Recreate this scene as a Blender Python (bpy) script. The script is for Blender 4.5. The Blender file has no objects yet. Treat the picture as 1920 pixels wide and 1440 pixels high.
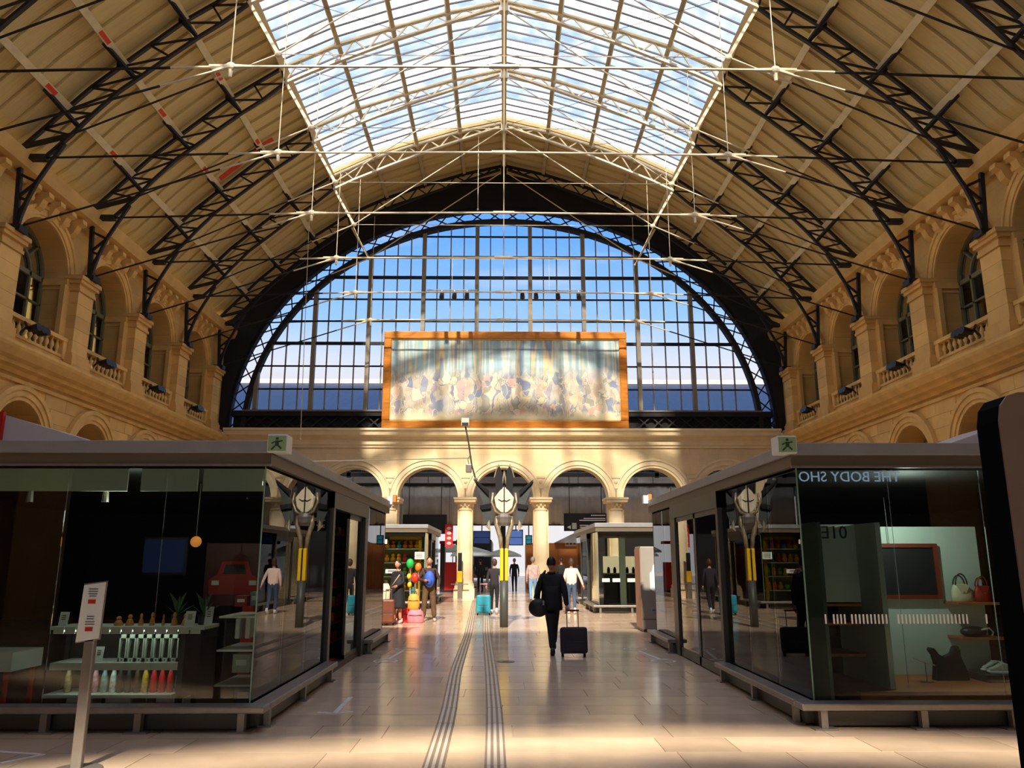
import bpy, math, random
import numpy as np
from mathutils import Vector, Matrix
random.seed(7)
SC = bpy.context.scene
COL = SC.collection
PI = math.pi

# ---------------------------------------------------------------- camera
H = 1.72
FPX = 1480.0
TH = math.atan(330.0 / FPX)
YAW = math.atan(17.0 / (FPX / math.cos(TH)))
cam_d = bpy.data.cameras.new('camera')
cam = bpy.data.objects.new('camera', cam_d)
COL.objects.link(cam)
cam.location = (0, 0, H)
cam.rotation_euler = (PI / 2 + TH, 0, -YAW)
cam_d.sensor_fit = 'HORIZONTAL'
cam_d.sensor_width = 36.0
cam_d.lens = 36.0 * FPX / 1920.0
cam_d.clip_start = 0.05
cam_d.clip_end = 600
SC.camera = cam

# ---------------------------------------------------------------- world, sun, exposure
SC.view_settings.view_transform = 'Standard'
SC.view_settings.look = 'None'
SC.view_settings.gamma = 1.0
SC.view_settings.use_curve_mapping = False
SC.view_settings.exposure = 0.14
SC.cycles.max_bounces = 7
SC.cycles.diffuse_bounces = 4
SC.cycles.glossy_bounces = 3
SC.cycles.transparent_max_bounces = 16
SC.cycles.transmission_bounces = 6
SC.cycles.sample_clamp_indirect = 6.0
SC.cycles.use_adaptive_sampling = True
SC.cycles.adaptive_threshold = .04
SC.cycles.caustics_reflective = False
SC.cycles.caustics_refractive = False

W = bpy.data.worlds.new('sky'); SC.world = W; W.use_nodes = True
nt = W.node_tree; nt.nodes.clear()
wo = nt.nodes.new('ShaderNodeOutputWorld'); bg = nt.nodes.new('ShaderNodeBackground')
tc = nt.nodes.new('ShaderNodeTexCoord'); sx = nt.nodes.new('ShaderNodeSeparateXYZ')
rp = nt.nodes.new('ShaderNodeValToRGB')
nt.links.new(tc.outputs['Generated'], sx.inputs[0])
els = rp.color_ramp.elements
stops = [(0.0, (.80, .78, .80)), (.20, (.86, .80, .80)), (.245, (.74, .80, .93)), (.29, (.36, .62, 1.0)),
         (.40, (.15, .42, .96)), (.62, (.18, .42, .95)), (1.0, (.16, .38, .90))]
els[0].position = stops[0][0]; els[0].color = (*stops[0][1], 1)
els[1].position = stops[-1][0]; els[1].color = (*stops[-1][1], 1)
for p, c in stops[1:-1]:
    e = els.new(p); e.color = (*c, 1)
cn = nt.nodes.new('ShaderNodeTexNoise'); cn.inputs['Scale'].default_value = 3.0; cn.inputs['Detail'].default_value = 6
cm = nt.nodes.new('ShaderNodeMapping'); cm.inputs['Scale'].default_value = (1, 1, 5)
cr = nt.nodes.new('ShaderNodeValToRGB'); cr.color_ramp.elements[0].position = .52; cr.color_ramp.elements[1].position = .75
cr.color_ramp.elements[0].color = (0, 0, 0, 1); cr.color_ramp.elements[1].color = (.55, .55, .55, 1)
mx = nt.nodes.new('ShaderNodeMix'); mx.data_type = 'RGBA'
nt.links.new(tc.outputs['Generated'], cm.inputs[0]); nt.links.new(cm.outputs[0], cn.inputs['Vector'])
nt.links.new(cn.outputs[0], cr.inputs[0]); nt.links.new(cr.outputs[0], mx.inputs[0])
nt.links.new(sx.outputs['Z'], rp.inputs[0]); nt.links.new(rp.outputs[0], mx.inputs[6])
mx.inputs[7].default_value = (.95, .93, .95, 1)
nt.links.new(mx.outputs[2], bg.inputs[0]); bg.inputs[1].default_value = 1.0
nt.links.new(bg.outputs[0], wo.inputs[0])

sun_d = bpy.data.lights.new('sun', 'SUN'); sun_o = bpy.data.objects.new('sun', sun_d); COL.objects.link(sun_o)
sun_d.energy = 9.5; sun_d.angle = math.radians(1.8); sun_d.color = (1.0, .90, .74)
SUN_EL, SUN_AZ = 42.0, 4.0
sv = Vector((math.sin(math.radians(SUN_AZ)) * math.cos(math.radians(SUN_EL)), math.cos(math.radians(SUN_AZ)) * math.cos(math.radians(SUN_EL)), -math.sin(math.radians(SUN_EL))))
sun_o.rotation_euler = sv.to_track_quat('-Z', 'Y').to_euler()
sun_o.location = (0, -40, 40)

# ---------------------------------------------------------------- helpers
class MB:
    """collects geometry of ONE mesh"""
    def __init__(s): s.v = []; s.f = []; s.m = []
    def add(s, vs, fs, mi=0):
        o = len(s.v); s.v += [tuple(v) for v in vs]
        for f in fs: s.f.append(tuple(i + o for i in f)); s.m.append(mi)
        return s
    def box(s, x0, x1, y0, y1, z0, z1, mi=0):
        return s.add([(x0,y0,z0),(x1,y0,z0),(x1,y1,z0),(x0,y1,z0),(x0,y0,z1),(x1,y0,z1),(x1,y1,z1),(x0,y1,z1)],
              [(0,3,2,1),(4,5,6,7),(0,1,5,4),(1,2,6,5),(2,3,7,6),(3,0,4,7)], mi)
    def beam(s, p, q, w, h, up=(0,1,0), mi=0):
        """box from p to q; w across `up`-direction, h along the third axis"""
        p = Vector(p); q = Vector(q); d = (q - p).normalized(); u = Vector(up)
        u = (u - d * u.dot(d))
        if u.length < 1e-5: u = Vector((1,0,0)) - d * d.x
        u.normalize(); t = d.cross(u)
        vs = []
        for c in (p, q):
            for a, b in ((-1,-1),(1,-1),(1,1),(-1,1)): vs.append(c + u * (a*w/2) + t * (b*h/2))
        return s.add(vs, [(0,1,2,3),(7,6,5,4),(0,4,5,1),(1,5,6,2),(2,6,7,3),(3,7,4,0)], mi)
    def tube(s, pts, r, n=8, mi=0, caps=True):
        pts = [Vector(p) for p in pts]; k = len(pts)
        rs = r if isinstance(r, (list, tuple)) else [r] * k
        rings = []; prev = None
        for i, p in enumerate(pts):
            d = (pts[min(i+1,k-1)] - pts[max(i-1,0)]).normalized()
            a = prev if prev is not None else (Vector((0,0,1)) if abs(d.z) < .9 else Vector((1,0,0)))
            a = (a - d * a.dot(d)); a = a.normalized() if a.length > 1e-6 else d.orthogonal().normalized()
            prev = a; b = d.cross(a)
            rings.append([p + (a*math.cos(2*PI*j/n) + b*math.sin(2*PI*j/n)) * rs[i] for j in range(n)])
        vs = [v for R in rings for v in R]; fs = []
        for i in range(k-1):
            for j in range(n):
                fs.append((i*n+j, i*n+(j+1)%n, (i+1)*n+(j+1)%n, (i+1)*n+j))
        if caps: fs.append(tuple(range(n-1,-1,-1))); fs.append(tuple((k-1)*n+j for j in range(n)))
        return s.add(vs, fs, mi)
    def lathe(s, prof, c=(0,0,0), n=16, mi=0, sx=1, sy=1):
        """prof: list of (r,z)"""
        vs = []; fs = []
        for r, z in prof:
            for j in range(n): vs.append((c[0]+sx*r*math.cos(2*PI*j/n), c[1]+sy*r*math.sin(2*PI*j/n), c[2]+z))
        k = len(prof)
        for i in range(k-1):
            for j in range(n): fs.append((i*n+j, i*n+(j+1)%n, (i+1)*n+(j+1)%n, (i+1)*n+j))
        fs.append(tuple(range(n-1,-1,-1))); fs.append(tuple((k-1)*n+j for j in range(n)))
        return s.add(vs, fs, mi)
    def prism(s, poly, a, b, fn, mi=0):
        """poly in 2-D, extruded from a to b; fn(u,v,w)->xyz"""
        n = len(poly)
        vs = [fn(u,v,a) for u,v in poly] + [fn(u,v,b) for u,v in poly]
        fs = [tuple(range(n-1,-1,-1)), tuple(range(n,2*n))] + [(i,(i+1)%n,n+(i+1)%n,n+i) for i in range(n)]
        return s.add(vs, fs, mi)
    def ball(s, c, r, n=10, m=7, mi=0):
        rx, ry, rz = r if isinstance(r,(tuple,list)) else (r,r,r)
        vs = []; fs = []
        for i in range(1,m):
            a = PI*i/m
            for j in range(n): vs.append((c[0]+rx*math.sin(a)*math.cos(2*PI*j/n), c[1]+ry*math.sin(a)*math.sin(2*PI*j/n), c[2]+rz*math.cos(a)))
        t = len(vs); vs += [(c[0],c[1],c[2]+rz),(c[0],c[1],c[2]-rz)]
        for i in range(m-2):
            for j in range(n): fs.append((i*n+j,(i+1)*n+j,(i+1)*n+(j+1)%n,i*n+(j+1)%n))
        for j in range(n): fs.append((t,j,(j+1)%n)); fs.append((t+1,(m-2)*n+(j+1)%n,(m-2)*n+j))
        return s.add(vs, fs, mi)
    def mesh(s, name, mats, smooth=False):
        me = bpy.data.meshes.new(name); me.from_pydata(s.v, [], s.f)
        mats = mats if isinstance(mats,(list,tuple)) else [mats]
        for m in mats: me.materials.append(m)
        if len(mats) > 1: me.polygons.foreach_set('material_index', s.m)
        if smooth: me.polygons.foreach_set('use_smooth', [True]*len(me.polygons))
        me.update(); return me
    def build(s, name, mats, parent=None, smooth=False, bevel=0, loc=None):
        me = s.mesh(name, mats, smooth); o = bpy.data.objects.new(name, me); COL.objects.link(o)
        import bmesh as _b
        b = _b.new(); b.from_mesh(me); _b.ops.recalc_face_normals(b, faces=b.faces); b.to_mesh(me); b.free()
        if parent is not None: o.parent = parent
        if loc is not None: o.location = loc
        if bevel:
            md = o.modifiers.new('bevel','BEVEL'); md.width = bevel; md.segments = 2; md.limit_method = 'ANGLE'
        return o

def inst(name, me, parent=None, loc=(0,0,0), rz=0, scale=None):
    o = bpy.data.objects.new(name, me); COL.objects.link(o); o.parent = parent; o.location = loc; o.rotation_euler = (0,0,rz)
    if scale: o.scale = scale
    return o
def tag(o, label=None, cat=None, group=None, kind=None):
    if label: o['label'] = label
    if cat: o['category'] = cat
    if group: o['group'] = group
    if kind: o['kind'] = kind
    return o
def thing(name, label, cat, loc=(0,0,0), rz=0, group=None, kind=None):
    o = bpy.data.objects.new(name, None); COL.objects.link(o); o.location = loc; o.rotation_euler = (0,0,rz)
    o.empty_display_size = .2
    return tag(o, label, cat, group, kind)
def copy_tree(o, parent=None):
    c = o.copy(); COL.objects.link(c); c.parent = parent
    for ch in o.children: copy_tree(ch, c)
    return c

# ---------------------------------------------------------------- materials
def srgb(r, g, b):
    f = lambda c: (c/255/12.92 if c/255 <= .04045 else ((c/255+.055)/1.055)**2.4)
    return (f(r), f(g), f(b))
def mat(name, col, rough=.6, metal=0, var=0, vscale=4, bump=0, bscale=30, rnd=0, emit=None, estr=0, spec=None, stretch=None, coat=0):
    m = bpy.data.materials.new(name); m.use_nodes = True; t = m.node_tree
    b = t.nodes['Principled BSDF']; b.inputs['Roughness'].default_value = rough; b.inputs['Metallic'].default_value = metal
    b.inputs['Base Color'].default_value = (*col, 1)
    if spec is not None: b.inputs['Specular IOR Level'].default_value = spec
    if coat: b.inputs['Coat Weight'].default_value = coat; b.inputs['Coat Roughness'].default_value = .08
    if emit: b.inputs['Emission Color'].default_value = (*emit, 1); b.inputs['Emission Strength'].default_value = estr
    co = t.nodes.new('ShaderNodeTexCoord'); vec = co.outputs['Object']
    if stretch:
        mp = t.nodes.new('ShaderNodeMapping'); mp.inputs['Scale'].default_value = stretch
        t.links.new(vec, mp.inputs[0]); vec = mp.outputs[0]
    last = None
    if var:
        n = t.nodes.new('ShaderNodeTexNoise'); n.inputs['Scale'].default_value = vscale; n.inputs['Detail'].default_value = 5
        t.links.new(vec, n.inputs['Vector'])
        h = t.nodes.new('ShaderNodeHueSaturation'); h.inputs['Color'].default_value = (*col, 1)
        mr = t.nodes.new('ShaderNodeMapRange'); mr.inputs['From Min'].default_value = .3; mr.inputs['From Max'].default_value = .7
        mr.inputs['To Min'].default_value = 1-var; mr.inputs['To Max'].default_value = 1+var
        t.links.new(n.outputs[0], mr.inputs[0]); t.links.new(mr.outputs[0], h.inputs['Value']); last = h
    if rnd:
        oi = t.nodes.new('ShaderNodeObjectInfo'); h2 = t.nodes.new('ShaderNodeHueSaturation')
        mr2 = t.nodes.new('ShaderNodeMapRange'); mr2.inputs['To Min'].default_value = 1-rnd; mr2.inputs['To Max'].default_value = 1+rnd
        t.links.new(oi.outputs['Random'], mr2.inputs[0]); t.links.new(mr2.outputs[0], h2.inputs['Value'])
        if last: t.links.new(last.outputs[0], h2.inputs['Color'])
        else: h2.inputs['Color'].default_value = (*col, 1)
        last = h2
    if last: t.links.new(last.outputs[0], b.inputs['Base Color'])
    if bump:
        n2 = t.nodes.new('ShaderNodeTexNoise'); n2.inputs['Scale'].default_value = bscale; n2.inputs['Detail'].default_value = 4
        t.links.new(vec, n2.inputs['Vector'])
        bp = t.nodes.new('ShaderNodeBump'); bp.inputs['Strength'].default_value = bump; bp.inputs['Distance'].default_value = .02
        t.links.new(n2.outputs[0], bp.inputs['Height']); t.links.new(bp.outputs[0], b.inputs['Normal'])
    return m
def stone_mat(name, col, axis):
    """ashlar stone with faint block joints; axis 'y' for side walls, 'x' for the far wall"""
    m = mat(name, col, .75, var=.10, vscale=1.3)
    t = m.node_tree; b = t.nodes['Principled BSDF']
    co = t.nodes.new('ShaderNodeTexCoord'); sp = t.nodes.new('ShaderNodeSeparateXYZ'); cb = t.nodes.new('ShaderNodeCombineXYZ')
    t.links.new(co.outputs['Object'], sp.inputs[0])
    t.links.new(sp.outputs['Y' if axis == 'y' else 'X'], cb.inputs[0]); t.links.new(sp.outputs['Z'], cb.inputs[1])
    br = t.nodes.new('ShaderNodeTexBrick'); br.inputs['Scale'].default_value = 1.0
    br.inputs['Brick Width'].default_value = .95; br.inputs['Row Height'].default_value = .48; br.inputs['Mortar Size'].default_value = .006
    br.inputs['Color1'].default_value = (.84,.84,.84,1); br.inputs['Color2'].default_value = (1.0,.93,.86,1); br.inputs['Mortar'].default_value = (.70,.66,.6,1)
    t.links.new(cb.outputs[0], br.inputs['Vector'])
    mu = t.nodes.new('ShaderNodeMix'); mu.data_type = 'RGBA'; mu.blend_type = 'MULTIPLY'; mu.inputs[0].default_value = .8
    old = b.inputs['Base Color'].links[0].from_socket
    t.links.new(old, mu.inputs[6]); t.links.new(br.outputs[0], mu.inputs[7]); t.links.new(mu.outputs[2], b.inputs['Base Color'])
    return m
def glass_mat(name, tint=(.82,.88,.84), ior=1.5, rough=.0, boost=1.0):
    m = bpy.data.materials.new(name); m.use_nodes = True; t = m.node_tree; t.nodes.clear()
    o = t.nodes.new('ShaderNodeOutputMaterial'); tr = t.nodes.new('ShaderNodeBsdfTransparent'); gl = t.nodes.new('ShaderNodeBsdfGlossy')
    fr = t.nodes.new('ShaderNodeFresnel'); mx = t.nodes.new('ShaderNodeMixShader'); mul = t.nodes.new('ShaderNodeMath')
    mul.operation = 'MULTIPLY'; mul.use_clamp = True; mul.inputs[1].default_value = boost
    tr.inputs[0].default_value = (*tint, 1); gl.inputs['Roughness'].default_value = rough; fr.inputs[0].default_value = ior
    t.links.new(fr.outputs[0], mul.inputs[0]); t.links.new(mul.outputs[0], mx.inputs[0])
    t.links.new(tr.outputs[0], mx.inputs[1]); t.links.new(gl.outputs[0], mx.inputs[2]); t.links.new(mx.outputs[0], o.inputs[0])
    return m
def sky_glass(name, tint, frost, fcol):
    """roof glazing: clear share + light-scattering share"""
    m = bpy.data.materials.new(name); m.use_nodes = True; t = m.node_tree; t.nodes.clear()
    o = t.nodes.new('ShaderNodeOutputMaterial'); tr = t.nodes.new('ShaderNodeBsdfTransparent'); tl = t.nodes.new('ShaderNodeBsdfTranslucent')
    mx = t.nodes.new('ShaderNodeMixShader'); n = t.nodes.new('ShaderNodeTexNoise'); mr = t.nodes.new('ShaderNodeMapRange')
    co = t.nodes.new('ShaderNodeTexCoord'); oi = t.nodes.new('ShaderNodeObjectInfo'); ad = t.nodes.new('ShaderNodeVectorMath')
    t.links.new(co.outputs['Object'], ad.inputs[0]); t.links.new(oi.outputs['Location'], ad.inputs[1])
    n.inputs['Scale'].default_value = 1.1; n.inputs['Detail'].default_value = 5; t.links.new(ad.outputs[0], n.inputs['Vector'])
    mr.inputs['From Min'].default_value = .35; mr.inputs['From Max'].default_value = .65
    mr.inputs['To Min'].default_value = max(0, frost-.13); mr.inputs['To Max'].default_value = min(1, frost+.13)
    t.links.new(n.outputs[0], mr.inputs[0]); t.links.new(mr.outputs[0], mx.inputs[0])
    tr.inputs[0].default_value = (*tint, 1); tl.inputs[0].default_value = (*fcol, 1)
    t.links.new(tr.outputs[0], mx.inputs[1]); t.links.new(tl.outputs[0], mx.inputs[2]); t.links.new(mx.outputs[0], o.inputs[0])
    return m

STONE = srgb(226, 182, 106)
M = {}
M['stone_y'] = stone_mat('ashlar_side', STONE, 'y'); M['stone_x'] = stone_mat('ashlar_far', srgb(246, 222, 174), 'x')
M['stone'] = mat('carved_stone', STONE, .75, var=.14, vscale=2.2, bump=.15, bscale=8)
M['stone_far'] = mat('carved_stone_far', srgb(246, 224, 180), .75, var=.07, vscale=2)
M['iron'] = mat('dark_iron', (.008,.008,.010), .55, var=.2, vscale=6)
M['blk'] = mat('black_panel', (.008,.008,.010), .8)
M['cream'] = mat('sunlit_cream_steel', srgb(222, 208, 176), .5, var=.1, vscale=5)
M['purlin'] = mat('beige_purlin', srgb(232, 216, 172), .6, var=.1, vscale=3)
M['panel'] = mat('roof_board', srgb(216, 194, 138), .75, var=.07, vscale=1.2, bump=.12, bscale=3, rnd=.05, stretch=(1,14,1))
M['eave'] = mat('eave_stone', srgb(218, 176, 104), .7, var=.12, vscale=2)
M['tape'] = mat('red_tape', srgb(226, 66, 38), .6)
M['sg_clear'] = sky_glass('skylight_glass', (.96,.97,1), .30, (1,.97,.95))
M['sg_white'] = sky_glass('skylight_frosted', (.97,.96,.95), .80, (1,.95,.88))
M['fan_glass'] = glass_mat('window_glass', (.93,.96,1), 1.35)
M['win_glass'] = glass_mat('dark_window_glass', (.25,.28,.26), 1.3)
M['winframe'] = mat('grey_green_frame', srgb(120, 118, 88), .6)
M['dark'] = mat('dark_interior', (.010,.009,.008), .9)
M['steel'] = mat('brushed_steel', srgb(140,132,124), .35, metal=.45, var=.1, vscale=8)
M['gold'] = mat('gilt_wood', srgb(205,126,34), .4, metal=.25, var=.2, vscale=2, stretch=(1,6,6))
M['mullion'] = mat('mullion_paint', srgb(150,138,118), .6)
M['skypurlin'] = mat('skylight_purlin', srgb(186,168,128), .6, var=.1)
M['glazing'] = mat('glazing_bar_paint', (.05,.05,.055), .6)
M['block'] = mat('ashlar_block', STONE, .75, var=.10, vscale=1.5, rnd=.13)
M['gable'] = mat('dark_gable', (.02,.018,.016), .7)
# ================================================================ THE HALL
YB = -8.0            # street-side gable, behind the camera
YF = 38.0            # arcade wall under the mural
XW = 13.9            # side walls
BAYS = [18.5, 22.5, 26.5, 30.5, 34.5]          # bay centres in view
TRUSS_Y = [36.5, 32.5, 28.5, 24.5, 20.5, 16.5, 12.5]

# ---------- roof curves
_tx = np.array([0, 2.06, 4.0, 5.9, 7.75, 9.5, 10.75, 12.0, 13.0, 13.75])
_tz = np.array([21.15, 20.66, 20.02, 19.33, 18.40, 17.17, 16.06, 14.92, 13.80, 12.98])
def topz(x): return float(np.interp(abs(x), _tx, _tz))
_bx = np.array([0, .36, 2.06, 4.1, 6.68, 7.65, 9.2, 10.62, 11.3, 12.36, 12.95])
_bz = np.array([20.98, 20.88, 20.24, 19.46, 18.30, 17.80, 16.64, 15.42, 14.85, 13.55, 12.80])
def botz(x): return float(np.interp(abs(x), _bx, _bz))
def roofz(x): return topz(x) + .30
def pt_top(x): return (x, topz(x))

def mapL(u, v, d): return (-XW - d, u, v)
def mapR(u, v, d): return (XW + d, u, v)
def mapF(u, v, d): return (u, YF + d, v)

def arch_wall(mb, fn, u0, u1, v0, v1, ops, thick, n=18):
    """wall face with round-headed openings and their deep reveals; ops = (uc, r, spring, bottom)"""
    cur = u0
    for uc, r, vs, vb in ops:
        mb.add([fn(cur,v0,0), fn(uc-r,v0,0), fn(uc-r,v1,0), fn(cur,v1,0)], [(0,1,2,3)])
        if vb > v0:
            mb.add([fn(uc-r,v0,0), fn(uc+r,v0,0), fn(uc+r,vb,0), fn(uc-r,vb,0)], [(0,1,2,3)])
            mb.add([fn(uc-r,vb,0), fn(uc+r,vb,0), fn(uc+r,vb,thick), fn(uc-r,vb,thick)], [(0,1,2,3)])
        for sgn in (-1, 1):
            mb.add([fn(uc+sgn*r,vb,0), fn(uc+sgn*r,vs,0), fn(uc+sgn*r,vs,thick), fn(uc+sgn*r,vb,thick)], [(0,1,2,3)])
        P = [(uc - r*math.cos(PI*i/n), vs + r*math.sin(PI*i/n)) for i in range(n+1)]
        for (a,b),(c,d) in zip(P, P[1:]):
            mb.add([fn(a,b,0), fn(c,d,0), fn(c,v1,0), fn(a,v1,0)], [(0,1,2,3)])
            mb.add([fn(a,b,0), fn(c,d,0), fn(c,d,thick), fn(a,b,thick)], [(0,1,2,3)])
        cur = uc + r
    mb.add([fn(cur,v0,0), fn(u1,v0,0), fn(u1,v1,0), fn(cur,v1,0)], [(0,1,2,3)])
    return mb
def arch_ring(mb, fn, uc, vs, bands, n=20, legs=0):
    """bands: (r_in, r_out, proud)"""
    for ri, ro, pr in bands:
        P = []
        if legs: P.append((-1, 0, legs))
        for i in range(n):
            a, b = PI*i/n, PI*(i+1)/n
            q = [(uc-ri*math.cos(a), vs+ri*math.sin(a)), (uc-ro*math.cos(a), vs+ro*math.sin(a)),
                 (uc-ro*math.cos(b), vs+ro*math.sin(b)), (uc-ri*math.cos(b), vs+ri*math.sin(b))]
            mb.add([fn(*p, -pr) for p in q] + [fn(*p, .02) for p in q],
                   [(0,1,2,3),(0,3,7,4),(1,5,6,2)] + ([(0,4,5,1)] if i == 0 else []) + ([(3,2,6,7)] if i == n-1 else []))
    return mb

# ---------- floor
M['slab'] = mat('polished_stone_slab', srgb(212,184,154), .17, var=.10, vscale=2.0, rnd=.17, spec=.55)
M['floor'] = mat('polished_stone_floor', srgb(210,182,152), .17, var=.12, vscale=1.2, spec=.55)
def floor_joints(m):
    t = m.node_tree; b = t.nodes['Principled BSDF']
    co = t.nodes.new('ShaderNodeTexCoord')
    br = t.nodes.new('ShaderNodeTexBrick'); br.inputs['Scale'].default_value = 1.0
    br.inputs['Brick Width'].default_value = 1.25; br.inputs['Row Height'].default_value = .6; br.inputs['Mortar Size'].default_value = .006
    br.inputs['Color1'].default_value = (.86,.85,.85,1); br.inputs['Color2'].default_value = (1.08,1.04,1.0,1); br.inputs['Mortar'].default_value = (.5,.48,.45,1)
    t.links.new(co.outputs['Object'], br.inputs['Vector'])
    mu = t.nodes.new('ShaderNodeMix'); mu.data_type = 'RGBA'; mu.blend_type = 'MULTIPLY'; mu.inputs[0].default_value = 1
    old = b.inputs['Base Color'].links[0].from_socket
    t.links.new(old, mu.inputs[6]); t.links.new(br.outputs[0], mu.inputs[7]); t.links.new(mu.outputs[2], b.inputs['Base Color'])
floor_joints(M['floor'])
fl = MB()
SX0, SX1, SY0, SY1 = -4.2, 5.4, 6.0, 21.0      # slabs laid one by one inside this field
fl.box(-42, SX0, YB-2, 110, -.3, 0); fl.box(SX1, 42, YB-2, 110, -.3, 0)
fl.box(SX0, SX1, YB-2, SY0, -.3, 0); fl.box(SX0, SX1, SY1, 110, -.3, 0); fl.box(SX0, SX1, SY0, SY1, -.3, -.012)
floor = tag(fl.build('floor', M['floor']), 'polished beige stone concourse floor', kind='structure')
widths = [.7, 1.0, 1.3, 1.6]
slab_me = {}
def slab_mesh(w, d):
    k = (round(w,3), round(d,3))
    if k not in slab_me:
        g = .004
        slab_me[k] = MB().box(g, w-g, g, d-g, -.02, 0).mesh('floor_slab', M['slab'])
    return slab_me[k]
y = SY0; row = 0
while y < SY1 - .01:
    d = .6; x = SX0
    while x < SX1 - .01:
        w = random.choice(widths)
        if row % 2 and x == SX0: w = .5
        if SX1 - (x + w) < .45: w = round(SX1 - x, 3)
        inst('floor_slab', slab_mesh(w, d), floor, (x, y, random.uniform(-.0012, 0)))
        x = round(x + w, 3)
    y = round(y + d, 3); row += 1

# ---------- side walls
def side_wall(name, fn, label):
    sgn = -1 if fn is mapL else 1
    rear = [-5.5, -1.5, 2.5, 6.5, 10.5, 14.5]
    cs = rear + BAYS
    mb = MB()
    arch_wall(mb, fn, YB, YF+.8, 0, 6.95, [(c, 1.22, 4.98, 0) for c in cs], .9)
    arch_wall(mb, fn, YB, YF+.8, 7.4, 12.9, [(c, 1.42, 10.36, 7.9) for c in cs], 1.15)
    # rear lining of both storeys
    mb.add([fn(YB,0,2.6), fn(YF+.8,0,2.6), fn(YF+.8,6.95,2.6), fn(YB,6.95,2.6)], [(0,1,2,3)])
    mb.add([fn(YB,6.95,0), fn(YF+.8,6.95,0), fn(YF+.8,6.95,2.6), fn(YB,6.95,2.6)], [(0,1,2,3)])
    mb.add([fn(YB,7.0,1.6), fn(YF+.8,7.0,1.6), fn(YF+.8,13.4,1.6), fn(YB,13.4,1.6)], [(0,1,2,3)])
    for uu in (YB, YF+.8): mb.add([fn(uu,0,0),fn(uu,0,2.6),fn(uu,7,2.6),fn(uu,7,0)],[(0,1,2,3)]); mb.add([fn(uu,7,0),fn(uu,7,1.6),fn(uu,13.4,1.6),fn(uu,13.4,0)],[(0,1,2,3)])
    w = tag(mb.build(name, M['stone_y']), label, kind='structure')
    # string cornice, eave cornice
    ex = lambda u, v, ww: fn(ww, v, u)
    cor = [(.1,6.86),(-.10,6.86),(-.14,6.98),(-.34,7.02),(-.36,7.12),(-.52,7.18),(-.66,7.36),(-.70,7.44),(-.70,7.52),(-.20,7.62),(-.20,7.9),(.1,7.9)]
    MB().prism(cor, YB, YF+.2, ex).build('string_cornice', M['stone'], w)
    MB().prism([(.1,6.66),(-.07,6.66),(-.09,6.76),(.1,6.80)], YB, YF+.2, ex).build('moulding', M['stone'], w)
    eav = [(.1,12.30),(-.16,12.30),(-.20,12.44),(-.48,12.52),(-.56,12.74),(-.60,12.90),(-.30,12.98),(.3,12.98)]
    MB().prism(eav, YB, YF+.6, ex).build('eave_cornice', M['eave'], w)
    # shared pieces, drawn for bay centre u = 0
    f0 = lambda u, v, d: (-d if sgn < 0 else d, u, v)
    ring = arch_ring(MB(), f0, 0, 10.36, [(1.42,1.50,.05),(1.50,1.70,.09),(1.70,1.80,.13)]).mesh('archivolt', M['stone'])
    low = arch_ring(MB(), f0, 0, 4.98, [(1.22,1.34,.06),(1.34,1.52,.10),(1.52,1.66,.14)]).mesh('archivolt', M['stone'])
    imp = MB()
    for s in (-1, 1):
        u0, u1 = (s*1.36, s*1.62)
        ua, ub = min(u0,u1), max(u0,u1)
        a = f0(ua,10.22,-.07); b = f0(ub,10.44,1.1)
        imp.box(min(a[0],b[0]), max(a[0],b[0]), ua, ub, 10.22, 10.42)
        a = f0(ua,10.0,-.05)
        imp.box(min(a[0],b[0]), max(a[0],b[0]), ua+.03 if s>0 else ua, ub if s>0 else ub-.03, 10.08, 10.14)
    imp = imp.mesh('impost', M['stone'])
    corb = MB()
    prof = [(0,12.34),(-.44,12.36),(-.46,12.22),(-.30,12.14),(-.20,11.92),(-.06,11.80),(0,11.80)]
    corb.prism(prof, -.13, .13, lambda u, v, ww: f0(ww, v, u)); corb = corb.mesh('corbel', M['stone'])
    rosette = MB().prism([(0,12.02),(-.08,12.02),(-.12,12.12),(-.08,12.22),(0,12.22)], -.09,.09, lambda u,v,ww: f0(ww,v,u)).mesh('rosette', M['stone'])
    bal = MB().lathe([(.05,0),(.05,.05),(.03,.08),(.035,.10),(.075,.20),(.06,.28),(.03,.36),(.045,.40),(.05,.44)], n=10).mesh('baluster', M['stone'], True)
    for c in BAYS:
        inst('archivolt', ring, w, (sgn*XW, c, 0)); inst('archivolt', low, w, (sgn*XW, c, 0)); inst('impost', imp, w, (sgn*XW, c, 0))
        for k in range(5):
            if True: inst('corbel', corb, w, (sgn*XW, c - 1.28 + k*.64, 0))
        for k in range(4): inst('rosette', rosette, w, (sgn*XW, c - .96 + k*.64, 0))
        # balustrade
        bl = MB()
        a, b = fn(0,0,-.02)[0], fn(0,0,-.26)[0]; xa, xb = min(a,b), max(a,b)
        bl.box(xa, xb, c-1.5, c+1.5, 8.36, 8.48); bl.box(xa+.03, xb-.03, c-1.5, c+1.5, 7.84, 7.92)
        for s in (-1, 1): bl.box(xa+.02, xb-.02, c+s*1.4-.1, c+s*1.4+.1, 7.8, 8.38)
        bo = bl.build('balustrade', M['stone'], w)
        for k in range(9): inst('baluster', bal, bo, (fn(0,0,-.14)[0], c - 1.12 + k*.28, 7.92))
    def blk_piece(x0, x1, y0, y1, z0, z1): MB().box(x0,x1,y0,y1,z0,z1).build('stone_block', M['block'], w, bevel=.006)
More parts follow.
